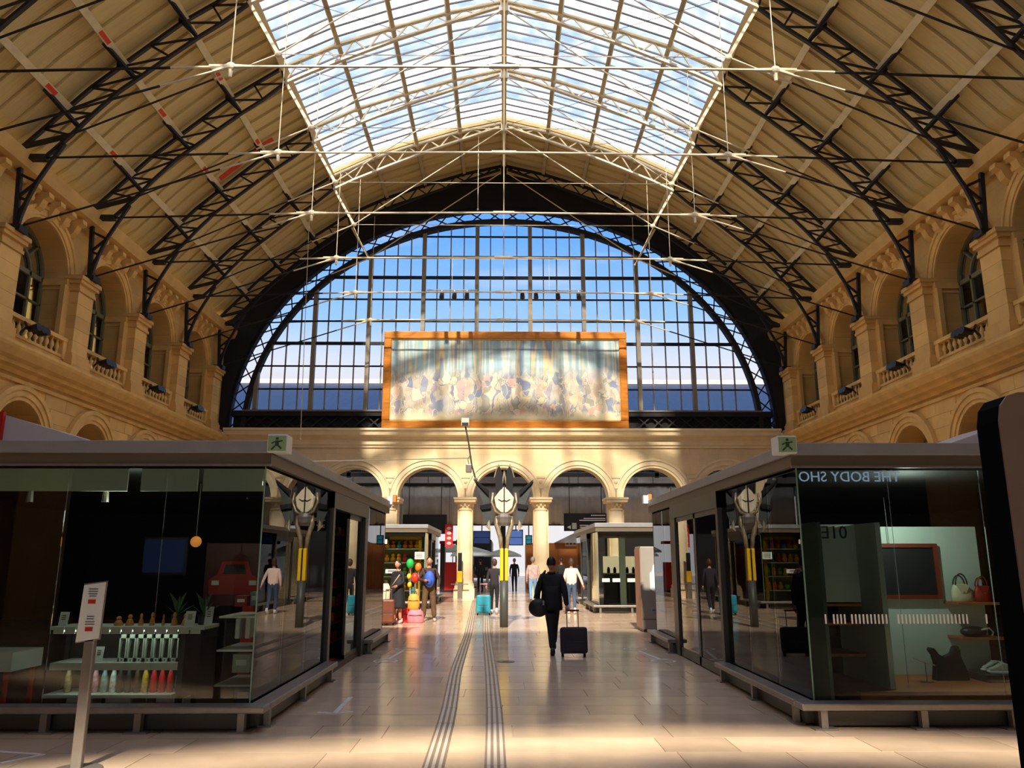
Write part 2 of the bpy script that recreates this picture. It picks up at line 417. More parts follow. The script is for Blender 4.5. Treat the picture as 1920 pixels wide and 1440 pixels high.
    for c in [16.5,20.5,24.5,28.5,32.5,36.5]:
        for q in range(4):
            z0 = 4.98+q*.42; hw = math.sqrt(max(0,1.68**2-(z0-4.98)**2)); g0, g1 = c-2+hw, c+2-hw
            if c == 36.5: g1 = 37.4
            m_ = max(1, round((g1-g0)/.85)); off = .28 if q % 2 and m_ > 1 else 0
            cuts = [g0] + [g0+(g1-g0)*j/m_+off for j in range(1,m_)] + [g1]
            a, b = fn(0,0,-.018)[0], fn(0,0,.03)[0]
            for u0, u1 in zip(cuts, cuts[1:]): blk_piece(min(a,b), max(a,b), u0+.004, u1-.004, z0+.004, z0+.416)
    for yy in [20.5, 24.5, 28.5, 32.5, 36.5]:
        pl = MB(); xa = fn(0,0,-.38)[0]; xb = fn(0,0,.05)[0]
        lo, hi = min(xa,xb), max(xa,xb)
        def lay(grow, h, z0, z1):
            x0, x1 = (lo, hi + grow) if sgn < 0 else (lo - grow, hi)
            pl.box(x0, x1, yy-h, yy+h, z0, z1)
        lay(.10, .56, 7.5, 7.95); lay(.06, .53, 7.95, 8.05); [blk_piece(lo, hi, yy-.46, yy+.46, 8.05+q*.406+.003, 8.05+(q+1)*.406-.003) for q in range(5)]; lay(-.012, .448, 8.05, 10.08)
        lay(.05, .50, 10.08, 10.18); lay(.02, .48, 10.18, 10.34); lay(.10, .56, 10.34, 10.46); lay(.15, .61, 10.46, 10.58)
        pl.build('pilaster', M['stone_y'], w)
    for c in BAYS + [14.5]:
        # spandrel reveal edge strip (flat pilaster strip behind the pilaster)
        s0 = MB(); xa = fn(0,0,-.10)[0]; xb = fn(0,0,.05)[0]
        s0.box(min(xa,xb), max(xa,xb), c+2-.78, c+2+.78, 7.6, 10.2) if c+2 < 37 else None
        if s0.v: s0.build('pilaster_strip', M['stone_y'], w)
    return w
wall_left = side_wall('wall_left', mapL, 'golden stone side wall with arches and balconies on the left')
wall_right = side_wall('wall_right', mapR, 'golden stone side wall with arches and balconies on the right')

# ---------- arched windows of the upper storey
wn = [10]
def side_window(fn, c, label):
    d = .74; r = 1.42; vs = 10.36; vb = 7.9
    root = thing('window_%d' % wn[0], label, None, (0,0,0), kind='structure'); wn[0] += 1
    fr = MB(); n = 14
    P = lambda u, v, dd=d: fn(u, v, dd)
    def bar(u0, v0, u1, v1, w=.09, t=.08): fr.beam(P(u0,v0), P(u1,v1), t, w, up=(1,0,0))
    for s in (-1,1): bar(c+s*(r-.05), vb, c+s*(r-.05), vs, .12)
    for i in range(n):
        a, b = PI*i/n, PI*(i+1)/n
        bar(c-(r-.05)*math.cos(a), vs+(r-.05)*math.sin(a), c-(r-.05)*math.cos(b), vs+(r-.05)*math.sin(b), .12)
        if i % 1 == 0: bar(c-.72*math.cos(a), vs+.72*math.sin(a), c-.72*math.cos(b), vs+.72*math.sin(b), .08)
    bar(c-r, vs, c+r, vs, .14); bar(c-r, vb+.06, c+r, vb+.06, .14); bar(c, vb, c, vs, .13)
    for s in (-1,1): bar(c+s*.72, vb, c+s*.72, vs, .09)
    for k in (1,2): bar(c-r, vb+k*.82, c+r, vb+k*.82, .06)
    for a in (PI*.25, PI*.5, PI*.75): bar(c-.72*math.cos(a), vs+.72*math.sin(a), c-r*math.cos(a), vs+r*math.sin(a), .06)
    fr.build('window_frame', M['winframe'], root)
    for i, (ua, ub) in enumerate(((-1.36,-.72),(-.72,0),(0,.72),(.72,1.36))):
        for k in range(3):
            v0, v1 = vb+.05+k*.80, vb+.05+(k+1)*.80
            MB().add([P(c+ua,v0,d+.05),P(c+ub,v0,d+.05),P(c+ub,v1,d+.05),P(c+ua,v1,d+.05)],[(0,1,2,3)]).build('pane', M['win_glass'], root)
    hd = [(c-1.36*math.cos(PI*i/n), vs+1.36*math.sin(PI*i/n)) for i in range(n+1)]
    MB().add([P(u,v,d+.05) for u,v in hd],[tuple(range(n+1))]).build('pane', M['win_glass'], root)
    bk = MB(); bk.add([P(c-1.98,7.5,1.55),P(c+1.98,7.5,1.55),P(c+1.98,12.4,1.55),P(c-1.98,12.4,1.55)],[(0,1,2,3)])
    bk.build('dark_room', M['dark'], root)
ordn = ['fifth','fourth','third','second','first']
for i, c in enumerate(BAYS):
    side_window(mapL, c, 'arched upper window on the left wall, %s from the mural end' % ordn[i])
    side_window(mapR, c, 'arched upper window on the right wall, %s from the mural end' % ordn[i])

# ---------- far wall: arcade under the mural, black spandrel above the fan window
ARC = [-10.8,-7.2,-3.6,0,3.6,7.2,10.8]
mb = MB()
arch_wall(mb, mapF, -XW, XW, 0, 7.2, [(c, 1.44, 4.62, 0) for c in ARC], .85, 24)
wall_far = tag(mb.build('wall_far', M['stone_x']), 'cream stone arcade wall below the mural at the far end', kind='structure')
exf = lambda u, v, ww: (ww, YF+u, v)
cor = [(.2,7.02),(-.06,7.02),(-.08,7.12),(-.14,7.16),(-.16,7.40),(-.22,7.44),(-.26,7.52),(-.46,7.58),(-.50,7.74),(-.58,7.80),(-.58,7.90),(.9,7.92),(.9,7.1)]
MB().prism(cor, -XW+.5, XW-.5, exf).build('cornice', M['stone_far'], wall_far)
ringF = arch_ring(MB(), lambda u,v,d:(u,d,v), 0, 4.62, [(1.44,1.56,.04),(1.56,1.78,.08),(1.78,1.88,.12)], 28).mesh('archivolt', M['stone_far'])
for c in ARC: inst('archivolt', ringF, wall_far, (c, YF, 0))
shaft = MB().lathe([(.44,0),(.44,.16),(.40,.20),(.41,.26),(.36,.32),(.345,.36),(.335,2.2),(.31,4.02)], n=24).mesh('column_shaft', M['stone_far'], True)
ped = MB().box(-.48,.48,-.48,.6,0,.42).box(-.44,.44,-.44,.6,.42,.56).mesh('column_pedestal', M['stone_far'])
cap = MB().lathe([(.31,4.0),(.34,4.03),(.34,4.08),(.31,4.11),(.33,4.22),(.40,4.36),(.46,4.40)], n=24).box(-.50,.50,-.50,.9,4.40,4.52).box(-.54,.54,-.54,.9,4.52,4.62)
for k in range(12):
    a = 2*PI*k/12
    cap.ball((.37*math.cos(a), .37*math.sin(a), 4.28), (.06,.06,.10), 6, 4)
cap = cap.mesh('column_capital', M['stone_far'])
key = MB().prism([(-.17,5.55),(.17,5.55),(.12,5.28),(.08,5.05),(-.08,5.05),(-.12,5.28)], -.14, .02, lambda u,v,w:(u,w,v)).prism([(-.2,5.55),(.2,5.55),(.2,5.66),(-.2,5.66)], -.17,.02, lambda u,v,w:(u,w,v)).ball((0,-.14,5.38),(.09,.06,.11),8,6).mesh('spandrel_bracket', M['stone_far'])
for c in [-9,-5.4,-1.8,1.8,5.4,9]:
    s = inst('column_shaft', shaft, wall_far, (c, YF+.1, .5)); s.scale = (1,1,.875)
    inst('column_pedestal', ped, wall_far, (c, YF+.1, 0)); inst('column_capital', cap, wall_far, (c, YF+.1, 0))
    inst('spandrel_bracket', key, wall_far, (c, YF, 0))
EA, EB, EZ = 13.55, 11.70, 8.0      # outer ellipse of the fan window
IA, IB = 12.75, 10.98               # inner chord
sp = MB(); n = 72
for i in range(n):
    a, b = PI*i/n, PI*(i+1)/n
    q = []
    for t in (a, b):
        x, z = -EA*math.cos(t), EZ+EB*math.sin(t)
        q.append((x, z, max(z, roofz(x)+.3)))
    for yy in (38.15, 38.75):
        sp.add([(q[0][0],yy,q[0][1]),(q[1][0],yy,q[1][1]),(q[1][0],yy,q[1][2]),(q[0][0],yy,q[0][2])],[(0,1,2,3)])
    sp.add([(q[0][0],38.15,q[0][1]),(q[1][0],38.15,q[1][1]),(q[1][0],38.75,q[1][1]),(q[0][0],38.75,q[0][1])],[(0,1,2,3)])
for s in (-1,1): sp.box(min(s*EA,s*14.6), max(s*EA,s*14.6), 38.15, 38.75, 7.9, 13.6)
sp.build('spandrel_panel', M['blk'], wall_far)

# ---------- fan window
win = thing('window_1', 'great arched window of small panes around the mural', None, (0,0,0), kind='structure')
WY = 38.5
def ell(x, A, B): return EZ + B*math.sqrt(max(0, 1-(x/A)**2))
rows = [8.9, 10.02, 11.2, 12.38, 13.55, 14.72, 15.9, 17.05, 18.15, 19.1]
maj = [(k-4.5)*2.73 for k in range(10)]
for k, z in enumerate(rows[:-1]):
    if z < EZ + IB:
        xw = IA*math.sqrt(1-((z-EZ)/IB)**2); t = .15 if k in (0,3,6) else .06
        MB().box(-xw, xw, WY-.06, WY+.06, z-t/2, z+t/2).build('transom', M['iron'], win)
for k in range(9):
    for j in range(4):
        x = maj[k] + j*2.73/4
        if abs(x) > IA-.1: continue
        t = .20 if j == 0 else .055; dp = .14 if j == 0 else .05
        MB().box(x-t/2, x+t/2, WY-dp, WY+dp, 8.9, ell(x, IA, IB)).build('mullion', M['mullion'], win)
xs = sorted(set([round(maj[k]+j*2.73/4,4) for k in range(10) for j in range(4)]))
xs = [x for x in xs if -IA <= x <= IA]; xs = [-IA] + xs + [IA]
for xa, xb in zip(xs, xs[1:]):
    if xb - xa < .05: continue
    for za, zb in zip(rows, rows[1:]):
        S = [xa + (xb-xa)*i/3 for i in range(4)]
        top = [min(zb, ell(x, IA, IB)) for x in S]
        if max(top) <= za + .02: continue
        if zb < 12.7 and -5.9 < xa and xb < 6.1: continue      # covered by the mural
        vs = [(xa,WY,za),(xb,WY,za)] + [(x,WY,max(za,z)) for x, z in zip(reversed(S), reversed(top))]
        MB().add(vs, [tuple(range(len(vs)))]).build('pane', M['fan_glass'], win)
def ell_chord(name, A, B, w, dp, n=64):
    g = MB()
    for i in range(n):
        q = []
        for t in (PI*i/n, PI*(i+1)/n):
            c, s = math.cos(t), math.sin(t)
            q += [(-(A-w/2)*c, EZ+(B-w/2)*s), (-(A+w/2)*c, EZ+(B+w/2)*s)]
        p = [q[0], q[1], q[3], q[2]]
        g.add([(x, WY-dp, z) for x,z in p]+[(x, WY+dp, z) for x,z in p], [(0,1,2,3),(7,6,5,4),(0,3,7,4),(1,5,6,2)])
    return g.build(name, M['iron'], win)
ell_chord('inner_arch', IA, IB, .22, .2); ell_chord('outer_arch', EA-.03, EB-.03, .16, .2)
NB = 44
for i in range(NB):
    t0, t1 = PI*(i+.0)/NB, PI*(i+1.)/NB
    p = lambda t, A, B: (-A*math.cos(t), WY, EZ+B*math.sin(t))
    MB().beam(p(t0,IA,IB), p(t1,EA,EB), .05, .055).build('lattice_brace', M['iron'], win)
    MB().beam(p(t1,IA,IB), p(t0,EA,EB), .05, .055).build('lattice_brace', M['iron'], win)
    g = MB(); ts = (t0, t1)
    g.add([p(t0,IA,IB),p(t0,EA,EB),p(t1,EA,EB),p(t1,IA,IB)],[(0,1,2,3)]).build('arch_pane', M['fan_glass'], win)
# black lattice girder below the window
gd = MB(); gd.box(-13.3,13.3,38.2,38.7,8.62,8.88); gd.box(-13.3,13.3,38.2,38.7,7.92,8.02); gd.box(-13.3,13.3,38.5,38.7,7.95,8.7)
gd.build('girder', M['blk'], win)
for k in range(38):
    x = -13 + k*.7
    if -6.3 < x < 5.9: continue
    MB().beam((x,38.35,8.02),(x+.7,38.35,8.62),.05,.06).beam((x+.7,38.36,8.02),(x,38.36,8.62),.05,.06).build('lattice_brace', M['iron'], win)
MB().box(-12.8,12.8,38.15,38.3,8.84,8.92).build('window_ledge', M['steel'], win)

# ---------- street-side gable behind the camera, with an arched slot shaped to throw the sun streak
gb = MB()
def slot_o(x): return 15.1 - .045*(x-.4)**2
def slot_i(x): return 14.22 - .045*(x-.4)**2
N = 40
for i in range(N):
    xa, xb = -14 + 28*i/N, -14 + 28*(i+1)/N
    def strip(f0_, f1_): gb.add([(xa,YB,f0_(xa)),(xb,YB,f0_(xb)),(xb,YB,f1_(xb)),(xa,YB,f1_(xa))],[(0,1,2,3)])
    if -8.4 <= xa and xb <= 8.4:
        strip(lambda x: 4.2 if -6.31 < xa and xb < 6.31 else 0, slot_i); strip(slot_o, lambda x: roofz(x)+.3)
    else: strip(lambda x: 0, lambda x: roofz(x)+.3)
wall_behind = tag(gb.build('wall_behind', M['gable']), 'unseen dark gable wall on the street side of the hall, slot shaped to throw the sun streak', kind='structure')

# unseen street entrance added to let daylight onto totem and kiosk fronts: posts, transom
for k in range(7): MB().box(-6.3+k*2.1-.09,-6.3+k*2.1+.09,YB-.1,YB+.1,0,4.2).build('added_entrance_post', M['iron'], wall_behind)
MB().box(-6.3,6.3,YB-.08,YB+.08,2.4,2.55).build('added_entrance_transom', M['iron'], wall_behind)
# ---------- roof
SEG = [13.95, 12.6, 11.15, 9.5, 7.75]
cl = MB()
def roof_strip(mb, y0, y1, xa, xb, n=4):
    for i in range(n):
        u, w = xa+(xb-xa)*i/n, xa+(xb-xa)*(i+1)/n
        mb.add([(u,y0,roofz(u)+.12),(w,y0,roofz(w)+.12),(w,y1,roofz(w)+.12),(u,y1,roofz(u)+.12)],[(0,1,2,3)])
for s in (-1, 1):
    for a, b in zip(SEG, SEG[1:]): roof_strip(cl, YB, 38.7, s*a, s*b)
    roof_strip(cl, 32.6, 38.7, s*7.75, 0, 8)
    roof_strip(cl, YB, -3.2, s*7.75, 0, 8)
ceiling = tag(cl.build('ceiling', M['panel']), 'curved boarded roof of the hall', kind='structure')
bays_y = [(16.5,20.5),(20.5,24.5),(24.5,28.5),(28.5,32.5),(32.5,36.5)]
def panel_mesh(xa, xb, w):
    """one lapped board panel: near edge hangs lower than the far one"""
    g = MB(); n = 3; vs = []
    for i in range(n+1):
        x = xa+(xb-xa)*i/n
        z = roofz(x)
        vs += [(x, 0, z-.11), (x, w-.01, z), (x, 0, z+.08), (x, w-.01, z+.10)]
    fs = []
    for i in range(n):
        a, b = i*4, i*4+4
        fs += [(a,a+1,b+1,b),(a+2,b+2,b+3,a+3),(a,b,b+2,a+2),(a+1,a+3,b+3,b+1)]
    fs += [(0,2,3,1),(n*4,n*4+1,n*4+3,n*4+2)]
    return g.add(vs, fs).mesh('roof_panel', M['panel'])
NP = 6
pw = 4.0/NP
for s in (-1,1):
    for a, b in zip(SEG, SEG[1:]):
        me = panel_mesh(s*(a-.06), s*(b+.06), pw)
        for y0, y1 in bays_y:
            for k in range(NP): inst('roof_panel', me, ceiling, (0, y0+k*pw, 0))
    for a, b in ((7.75,5.9),(5.9,4.0),(4.0,2.05),(2.05,0)):
        me = panel_mesh(s*(a-.06), s*(b+.06 if b else .02), pw)
        for k in range(NP): inst('roof_panel', me, ceiling, (0, 32.55+k*pw, 0))
pb = {}
def purlin(x, y0, y1, m, h=.24, w=.21, name='purlin'):
    z = roofz(x)
    dz = (roofz(x+.2)-roofz(x-.2))/.4 if abs(x) > .3 else 0
    nrm = Vector((-dz,0,1)).normalized()
    c0 = Vector((x,y0,z-.06)) - nrm*h/2; c1 = Vector((x,y1,z-.06)) - nrm*h/2
    MB().beam(c0, c1, w, h, up=(nrm.z,0,-nrm.x)).build(name, m, ceiling)
allb = [(12.5,16.5)] + bays_y
for y0, y1 in allb:
    for s in (-1,1):
        for x in (12.6, 11.15, 9.5): purlin(s*x, y0, y1, M['purlin'])
        purlin(s*7.78, y0, y1, M['purlin'], .30, .22, 'skylight_curb')
        for x in (5.9, 4.0, 2.05): purlin(s*x, y0, y1, M['skypurlin'], .26, .15)
    purlin(0, y0, y1, M['purlin'], .34, .2, 'ridge_beam')
for s in (-1,1):
    for x in (12.6,11.15,9.5,7.78): purlin(s*x, YB, 12.5, M['purlin'])
random.seed(3)
for (x, yy, ln) in [(-11.15,19.0,.5),(-12.6,19.3,.45),(-9.5,23.0,.4),(-11.15,22.8,.4),(-12.6,22.9,.4),(-11.15,26.6,.4),(-9.5,27.2,.3),(9.5,18.2,.3)]:
    z = roofz(x); dz = (roofz(x+.2)-roofz(x-.2))/.4; nrm = Vector((-dz,0,1)).normalized()
    c0 = Vector((x,yy,z-.06)) - nrm*.245
    MB().beam(c0, c0+Vector((0,ln,0)),   .13, .02, up=(nrm.z,0,-nrm.x)).build('red_tape', M['tape'], ceiling)
# two long red cloth strips on the boards by the third truss
for (xa, xb, yy) in ((-9.75,-9.0,27.9),(-10.95,-10.2,28.0)):
    g = MB()
    q = [(xa,yy,roofz(xa)-.12),(xb,yy,roofz(xb)-.12),(xb,yy+.28,roofz(xb)-.10),(xa,yy+.28,roofz(xa)-.10)]
    g.add(q+[(x,y,z+.03) for x,y,z in q],[(0,1,2,3),(7,6,5,4),(0,4,5,1),(1,5,6,2),(2,6,7,3),(3,7,4,0)]).build('red_strip', M['tape'], ceiling)

# ---------- skylight
sky = thing('window_2', 'long glass skylight along the crown of the roof', None, (0,0,0), kind='structure')
SXS = [-7.75,-5.9,-4.0,-2.05,0,2.05,4.0,5.9,7.75]
NR = 8
sbays = [(16.5,20.5),(20.5,24.5),(24.5,28.5),(28.5,32.5)]
pr = 4.0/NR
for xa, xb in zip(SXS, SXS[1:]):
    za, zb = roofz(xa)+.08, roofz(xb)+.08
    def pm(m): return MB().add([(xa,0,za),(xb,0,zb),(xb,pr,zb),(xa,pr,za)],[(0,1,2,3)]).mesh('pane', m)
    pc, pwh = pm(M['sg_clear']), pm(M['sg_white'])
    bar = MB().beam((xa,0,za-.03),(xb,0,zb-.03),.035,.06).mesh('glazing_bar', M['glazing'])
    for y0, y1 in sbays:
        for k in range(NR):
            white = k >= NR-2 or (k == NR-3 and abs(xa+xb) < 5)
            inst('pane', pwh if white else pc, sky, (0, y0+k*pr, 0))
    for y0, y1 in sbays:
        for k in range(NR): inst('glazing_bar', bar, sky, (0, y0+k*pr, 0))
    MB().add([(xa,-3.2,za),(xb,-3.2,zb),(xb,16.5,zb),(xa,16.5,za)],[(0,1,2,3)]).build('rear_glazing', M['sg_clear'], sky)

# thin wind-bracing rods below the skylight
for y0, y1 in sbays:
    for s_ in (-1,1):
        for xa, xb in ((7.6,4.0),(4.0,.3)):
            MB().tube([(s_*xa,y0,topz(xa)+.02),(s_*xb,y1,topz(xb)+.02)],.010,4).build('wind_brace', M['glazing'], sky)
# ================================================================ TRUSSES
def make_truss(label):
    t = thing('roof_truss', label, 'roof truss', (0,0,0), group='roof trusses')
    I, C = M['iron'], M['cream']  # dark and cream parts put shade and sunlight into the iron's colour
    nod = [13.7, 13.1, 12.6, 11.9, 11.15, 10.35, 9.5, 8.65, 7.75]
    cen = [7.75, 6.85, 5.9, 4.95, 4.0, 3.0, 2.05, 1.05, 0]
    for s in (-1, 1):
        T = lambda x: (s*x, 0, topz(x)); B = lambda x: (s*x, 0, botz(x)-(.12 if 7.6 < x < 12.9 else 0))
        def chord(pts, name, m, w, h):
            g = MB()
            for p, q in zip(pts, pts[1:]): g.beam(p, q, w, h)
            g.build(name, m, t)
        chord([T(x) for x in nod], 'top_chord', I, .11, .09)
        bn = [12.95, 12.3, 11.75, 11.1, 10.45, 9.75, 9.0, 8.3, 7.6]
        chord([B(x) for x in bn], 'bottom_chord', I, .11, .08)
        chord([T(x) for x in cen], 'top_chord', C, .14, .10)
        cb = [7.6, 6.7, 5.75, 4.8, 3.85, 2.9, 1.95, .95, .2]
        chord([B(x) for x in cb], 'bottom_chord', C, .14, .08)
        # lower half: posts and raking braces
        for i in range(1, len(bn)):
            MB().beam(T(nod[i]), B(bn[i]), .05, .06).build('post', I, t)
            MB().beam(T(nod[i-1]), B(bn[i]), .045, .055).build('brace', I, t) if i != 1 else None
        MB().beam(T(13.6), B(12.3), .10, .12).build('brace', I, t)
        MB().box(min(s*12.9,s*13.75), max(s*12.9,s*13.75), -.12, .12, 12.72, 12.86).build('eave_plate', I, t)
        # crown: zigzag
        for i in range(len(cb)-1):
            xm = (cb[i]+cb[i+1])/2
            MB().beam(B(cb[i]), T(xm), .05, .05).build('brace', C, t)
            MB().beam(T(xm), B(cb[i+1]), .05, .05).build('brace', C, t)
        # knee braces to the purlins
        for x, m in ((12.6,I),(11.15,I),(9.5,I)):
            MB().beam((s*x,-1.0,roofz(x)-.22), (s*(x-.45),0,botz(x-.45)), .10, .10, up=(1,0,0)).build('knee_brace', m, t)
            MB().beam((s*x,0,topz(x)), (s*x,0,roofz(x)-.1), .16, .14).build('purlin_shoe', m, t)
        for x in (7.75,5.9,4.0,2.05):
            MB().beam((s*x,0,topz(x)-.1), (s*x,0,roofz(x)-.1), .12, .12).build('purlin_shoe', C, t)
        # wall bracket below the eave
        g = MB()
        P = [(13.45,10.62),(13.40,11.0),(13.28,11.5),(13.08,12.05),(12.85,12.5),(12.45,13.25)]
        for p, q in zip(P, P[1:]): g.beam((s*p[0],0,p[1]), (s*q[0],0,q[1]), .10, .09)
        g.build('bracket_arm', I, t)
        MB().beam((s*13.48,0,10.6),(s*13.62,0,12.75),.12,.12).build('bracket_post', I, t)
        for (a, b) in (((13.52,11.0),(13.28,11.5)),((13.55,11.6),(13.28,11.5)),((13.55,11.6),(13.08,12.05)),((13.6,12.3),(13.08,12.05))):
            MB().beam((s*a[0],0,a[1]),(s*b[0],0,b[1]),.07,.07).build('bracket_web', I, t)
        MB().box(min(s*13.25,s*13.66),max(s*13.25,s*13.66),-.2,.2,10.55,10.72).build('bracket_shoe', I, t)
        # tie rods: outer shade and inner sunlight put in by colour
        MB().tube([(s*12.9,0,12.8),(s*7.8,0,12.957)], .035, 6).build('tie_rod', I, t)
        MB().tube([(s*7.8,0,12.957),(s*6.4,0,13.0)], .035, 6).build('tie_rod', C, t)
        MB().tube([(s*6.4,0,13.0),(0,0,13.05)], .035, 6).build('tie_rod', C, t)
        MB().tube([(s*12.36,0,13.5),(s*8.4,0,15.325)], .03, 6).build('tie_rod', I, t)
        MB().tube([(s*8.4,0,15.325),(s*6.6,0,16.15)], .03, 6).build('tie_rod', C, t)
        MB().tube([(s*6.6,0,16.15),(s*.1,0,20.8)], .028, 6).build('tie_rod', C, t)
        MB().tube([(s*13.3,0,10.75),(s*8.0,0,12.478)], .03, 6).build('tie_rod', I, t)
        MB().tube([(s*8.0,0,12.478),(s*6.4,0,13.0)], .03, 6).build('tie_rod', C, t)
        MB().beam((s*7.5,0,17.75),(s*6.6,0,16.15),.08,.10).build('strut', C, t)
        MB().tube([(s*6.4,0,13.0),(s*6.4,0,18.4)], .014, 5).build('hanger', C, t)
        g = MB(); g.ball((s*6.4,0,13.0),(.13,.09,.11),8,6)
        for dx, dz in ((1,.02),(-1,0),(.8,-.26)): g.tube([(s*6.4,0,13.0),(s*6.4+s*dx*.5,0,13.0+dz*.5)],[.07,.045],6)
        g.tube([(s*6.4,0,13.0),(s*6.4,0,12.72)],[.06,.04],6)
        g.build('node_casting', C, t)
        MB().ball((s*6.6,0,16.15),(.12,.08,.1),8,6).build('node_casting', C, t)
    MB().tube([(0,0,20.9),(0,0,13.0)], .02, 5).build('hanger', M['skypurlin'], t)
    MB().tube([(-.35,0,13.05),(.35,0,13.05)], .06, 6).build('node_casting', C, t)
    MB().box(-.14,.14,-.12,.12,20.7,21.3).build('crown_plate', C, t)
    MB().tube([(-6.6,0,16.15),(6.6,0,16.15)], .014, 5).build('tie_rod', C, t)
    return t
ordT = ['nearest the mural wall','second from the mural wall','third from the mural wall','fourth from the mural wall','fifth from the mural wall','sixth from the mural wall','seventh from the mural wall']
tr0 = make_truss('dark iron roof truss ' + ordT[0])
tr0.location = (0, TRUSS_Y[0], 0)
for i, yy in enumerate(TRUSS_Y[1:], 1):
    c = copy_tree(tr0); c.location = (0, yy, 0)
    c['label'] = 'iron roof truss, tie rods coloured cream as if sunlit, ' + ordT[i]
# dark crown on the end truss, against the black spandrel
for ch in tr0.children:
    if ch.name.split('.')[0] in ('top_chord','bottom_chord','brace','purlin_shoe','crown_plate'):
        me = ch.data.copy(); me.materials[0] = M['iron']; ch.data = me

# ================================================================ MURAL (a plain abstract stand-in in the same colours)
def mural_mat():
    m = bpy.data.materials.new('faded_paint'); m.use_nodes = True; t = m.node_tree; b = t.nodes['Principled BSDF']
    b.inputs['Roughness'].default_value = .6
    co = t.nodes.new('ShaderNodeTexCoord'); sp_ = t.nodes.new('ShaderNodeSeparateXYZ'); t.links.new(co.outputs['Object'], sp_.inputs[0])
    def ramp(stops, interp='LINEAR'):
        r = t.nodes.new('ShaderNodeValToRGB'); e = r.color_ramp.elements; r.color_ramp.interpolation = interp
        e[0].position, e[1].position = stops[0][0], stops[-1][0]; e[0].color = (*stops[0][1],1); e[1].color = (*stops[-1][1],1)
        for p, c in stops[1:-1]: q = e.new(p); q.color = (*c,1)
        return r
    S = srgb
    # upper band: soft blue and teal upright fields
    n1 = t.nodes.new('ShaderNodeTexNoise'); n1.inputs['Scale'].default_value = 1.0; n1.inputs['Detail'].default_value = 2
    mp = t.nodes.new('ShaderNodeMapping'); mp.inputs['Scale'].default_value = (1.5,1,.08); t.links.new(co.outputs['Object'], mp.inputs[0]); t.links.new(mp.outputs[0], n1.inputs['Vector'])
    r1 = ramp([(.30,S(70,130,180)),(.40,S(130,184,206)),(.45,S(214,224,214)),(.50,S(110,176,200)),(.56,S(232,206,140)),(.59,S(70,130,186)),(.66,S(160,206,214))], 'EASE')
    t.links.new(n1.outputs[0], r1.inputs[0])
    # lower band: rounded patches of cream, rose, olive, slate
    v = t.nodes.new('ShaderNodeTexVoronoi'); v.inputs['Scale'].default_value = 5.0; v.feature = 'SMOOTH_F1'; v.inputs['Smoothness'].default_value = .35; v.inputs['Randomness'].default_value = 1
    mp2 = t.nodes.new('ShaderNodeMapping'); mp2.inputs['Scale'].default_value = (1.5,1,.75)
    nz = t.nodes.new('ShaderNodeTexNoise'); nz.inputs['Scale'].default_value = 1.5
    mixv = t.nodes.new('ShaderNodeMix'); mixv.data_type = 'RGBA'; mixv.inputs[0].default_value = .5
    t.links.new(co.outputs['Object'], nz.inputs['Vector']); t.links.new(co.outputs['Object'], mp2.inputs[0])
    t.links.new(mp2.outputs[0], mixv.inputs[6]); t.links.new(nz.outputs[1], mixv.inputs[7]); t.links.new(mixv.outputs[2], v.inputs['Vector'])
    sc = t.nodes.new('ShaderNodeSeparateColor'); t.links.new(v.outputs['Color'], sc.inputs[0])
    r2 = ramp([(0,S(226,214,176)),(.18,S(80,116,170)),(.28,S(222,166,150)),(.40,S(232,222,190)),(.55,S(150,148,128)),(.66,S(60,96,160)),(.74,S(222,206,160)),(.88,S(176,150,132)),(1,S(206,206,190))], 'EASE')
    t.links.new(sc.outputs[0], r2.inputs[0])
    r3 = ramp([(0,S(228,212,160)),(1,S(238,226,184))])
    t.links.new(nz.outputs[0], r3.inputs[0])
    def blend(lo, hi, z0, z1):
        mr = t.nodes.new('ShaderNodeMapRange'); mr.inputs['From Min'].default_value = z0; mr.inputs['From Max'].default_value = z1
        ad = t.nodes.new('ShaderNodeMath'); ad.operation = 'MULTIPLY_ADD'; ad.inputs[1].default_value = .9
        t.links.new(nz.outputs[0], ad.inputs[0]); t.links.new(sp_.outputs['Z'], ad.inputs[2]); t.links.new(ad.outputs[0], mr.inputs[0])
        x = t.nodes.new('ShaderNodeMix'); x.data_type = 'RGBA'; t.links.new(mr.outputs[0], x.inputs[0])
        t.links.new(lo, x.inputs[6]); t.links.new(hi, x.inputs[7]); return x.outputs[2]
    a = blend(r3.outputs[0], r2.outputs[0], 1.0, 1.3)
    a = blend(a, r1.outputs[0], 2.9, 3.5)
    wash = t.nodes.new('ShaderNodeMix'); wash.data_type = 'RGBA'; wash.inputs[0].default_value = .25; wash.inputs[7].default_value = (*S(240,232,206),1)
    t.links.new(a, wash.inputs[6]); t.links.new(wash.outputs[2], b.inputs['Base Color'])
    return m
mu = thing('mural', 'wide pale painting in a gilt frame on the arcade cornice', 'painting', (.1, 37.78, 7.93))
MB().box(-5.62,5.62,0,.12,.35,4.52).build('canvas', mural_mat(), mu)
fr = MB()
fw = .38
for x0, x1, z0, z1 in ((-6.0,6.0,0,fw),(-6.0,6.0,4.87-fw,4.87)): fr.box(x0,x1,-.10,.16,z0,z1)
for s in (-1,1): fr.box(min(s*5.62,s*6.0),max(s*5.62,s*6.0),-.10,.16,fw,4.87-fw)
fr.build('frame', M['gold'], mu, bevel=.04)
fi = MB()
for z0 in (.36, 4.45): fi.box(-5.66,5.66,-.04,.1,z0,z0+.06)
for s in (-1,1): fi.box(s*5.63-.03,s*5.63+.03,-.04,.1,.36,4.5)
fi.build('inner_moulding', mat('pale_gilt', srgb(226,190,110), .4, metal=.2), mu)
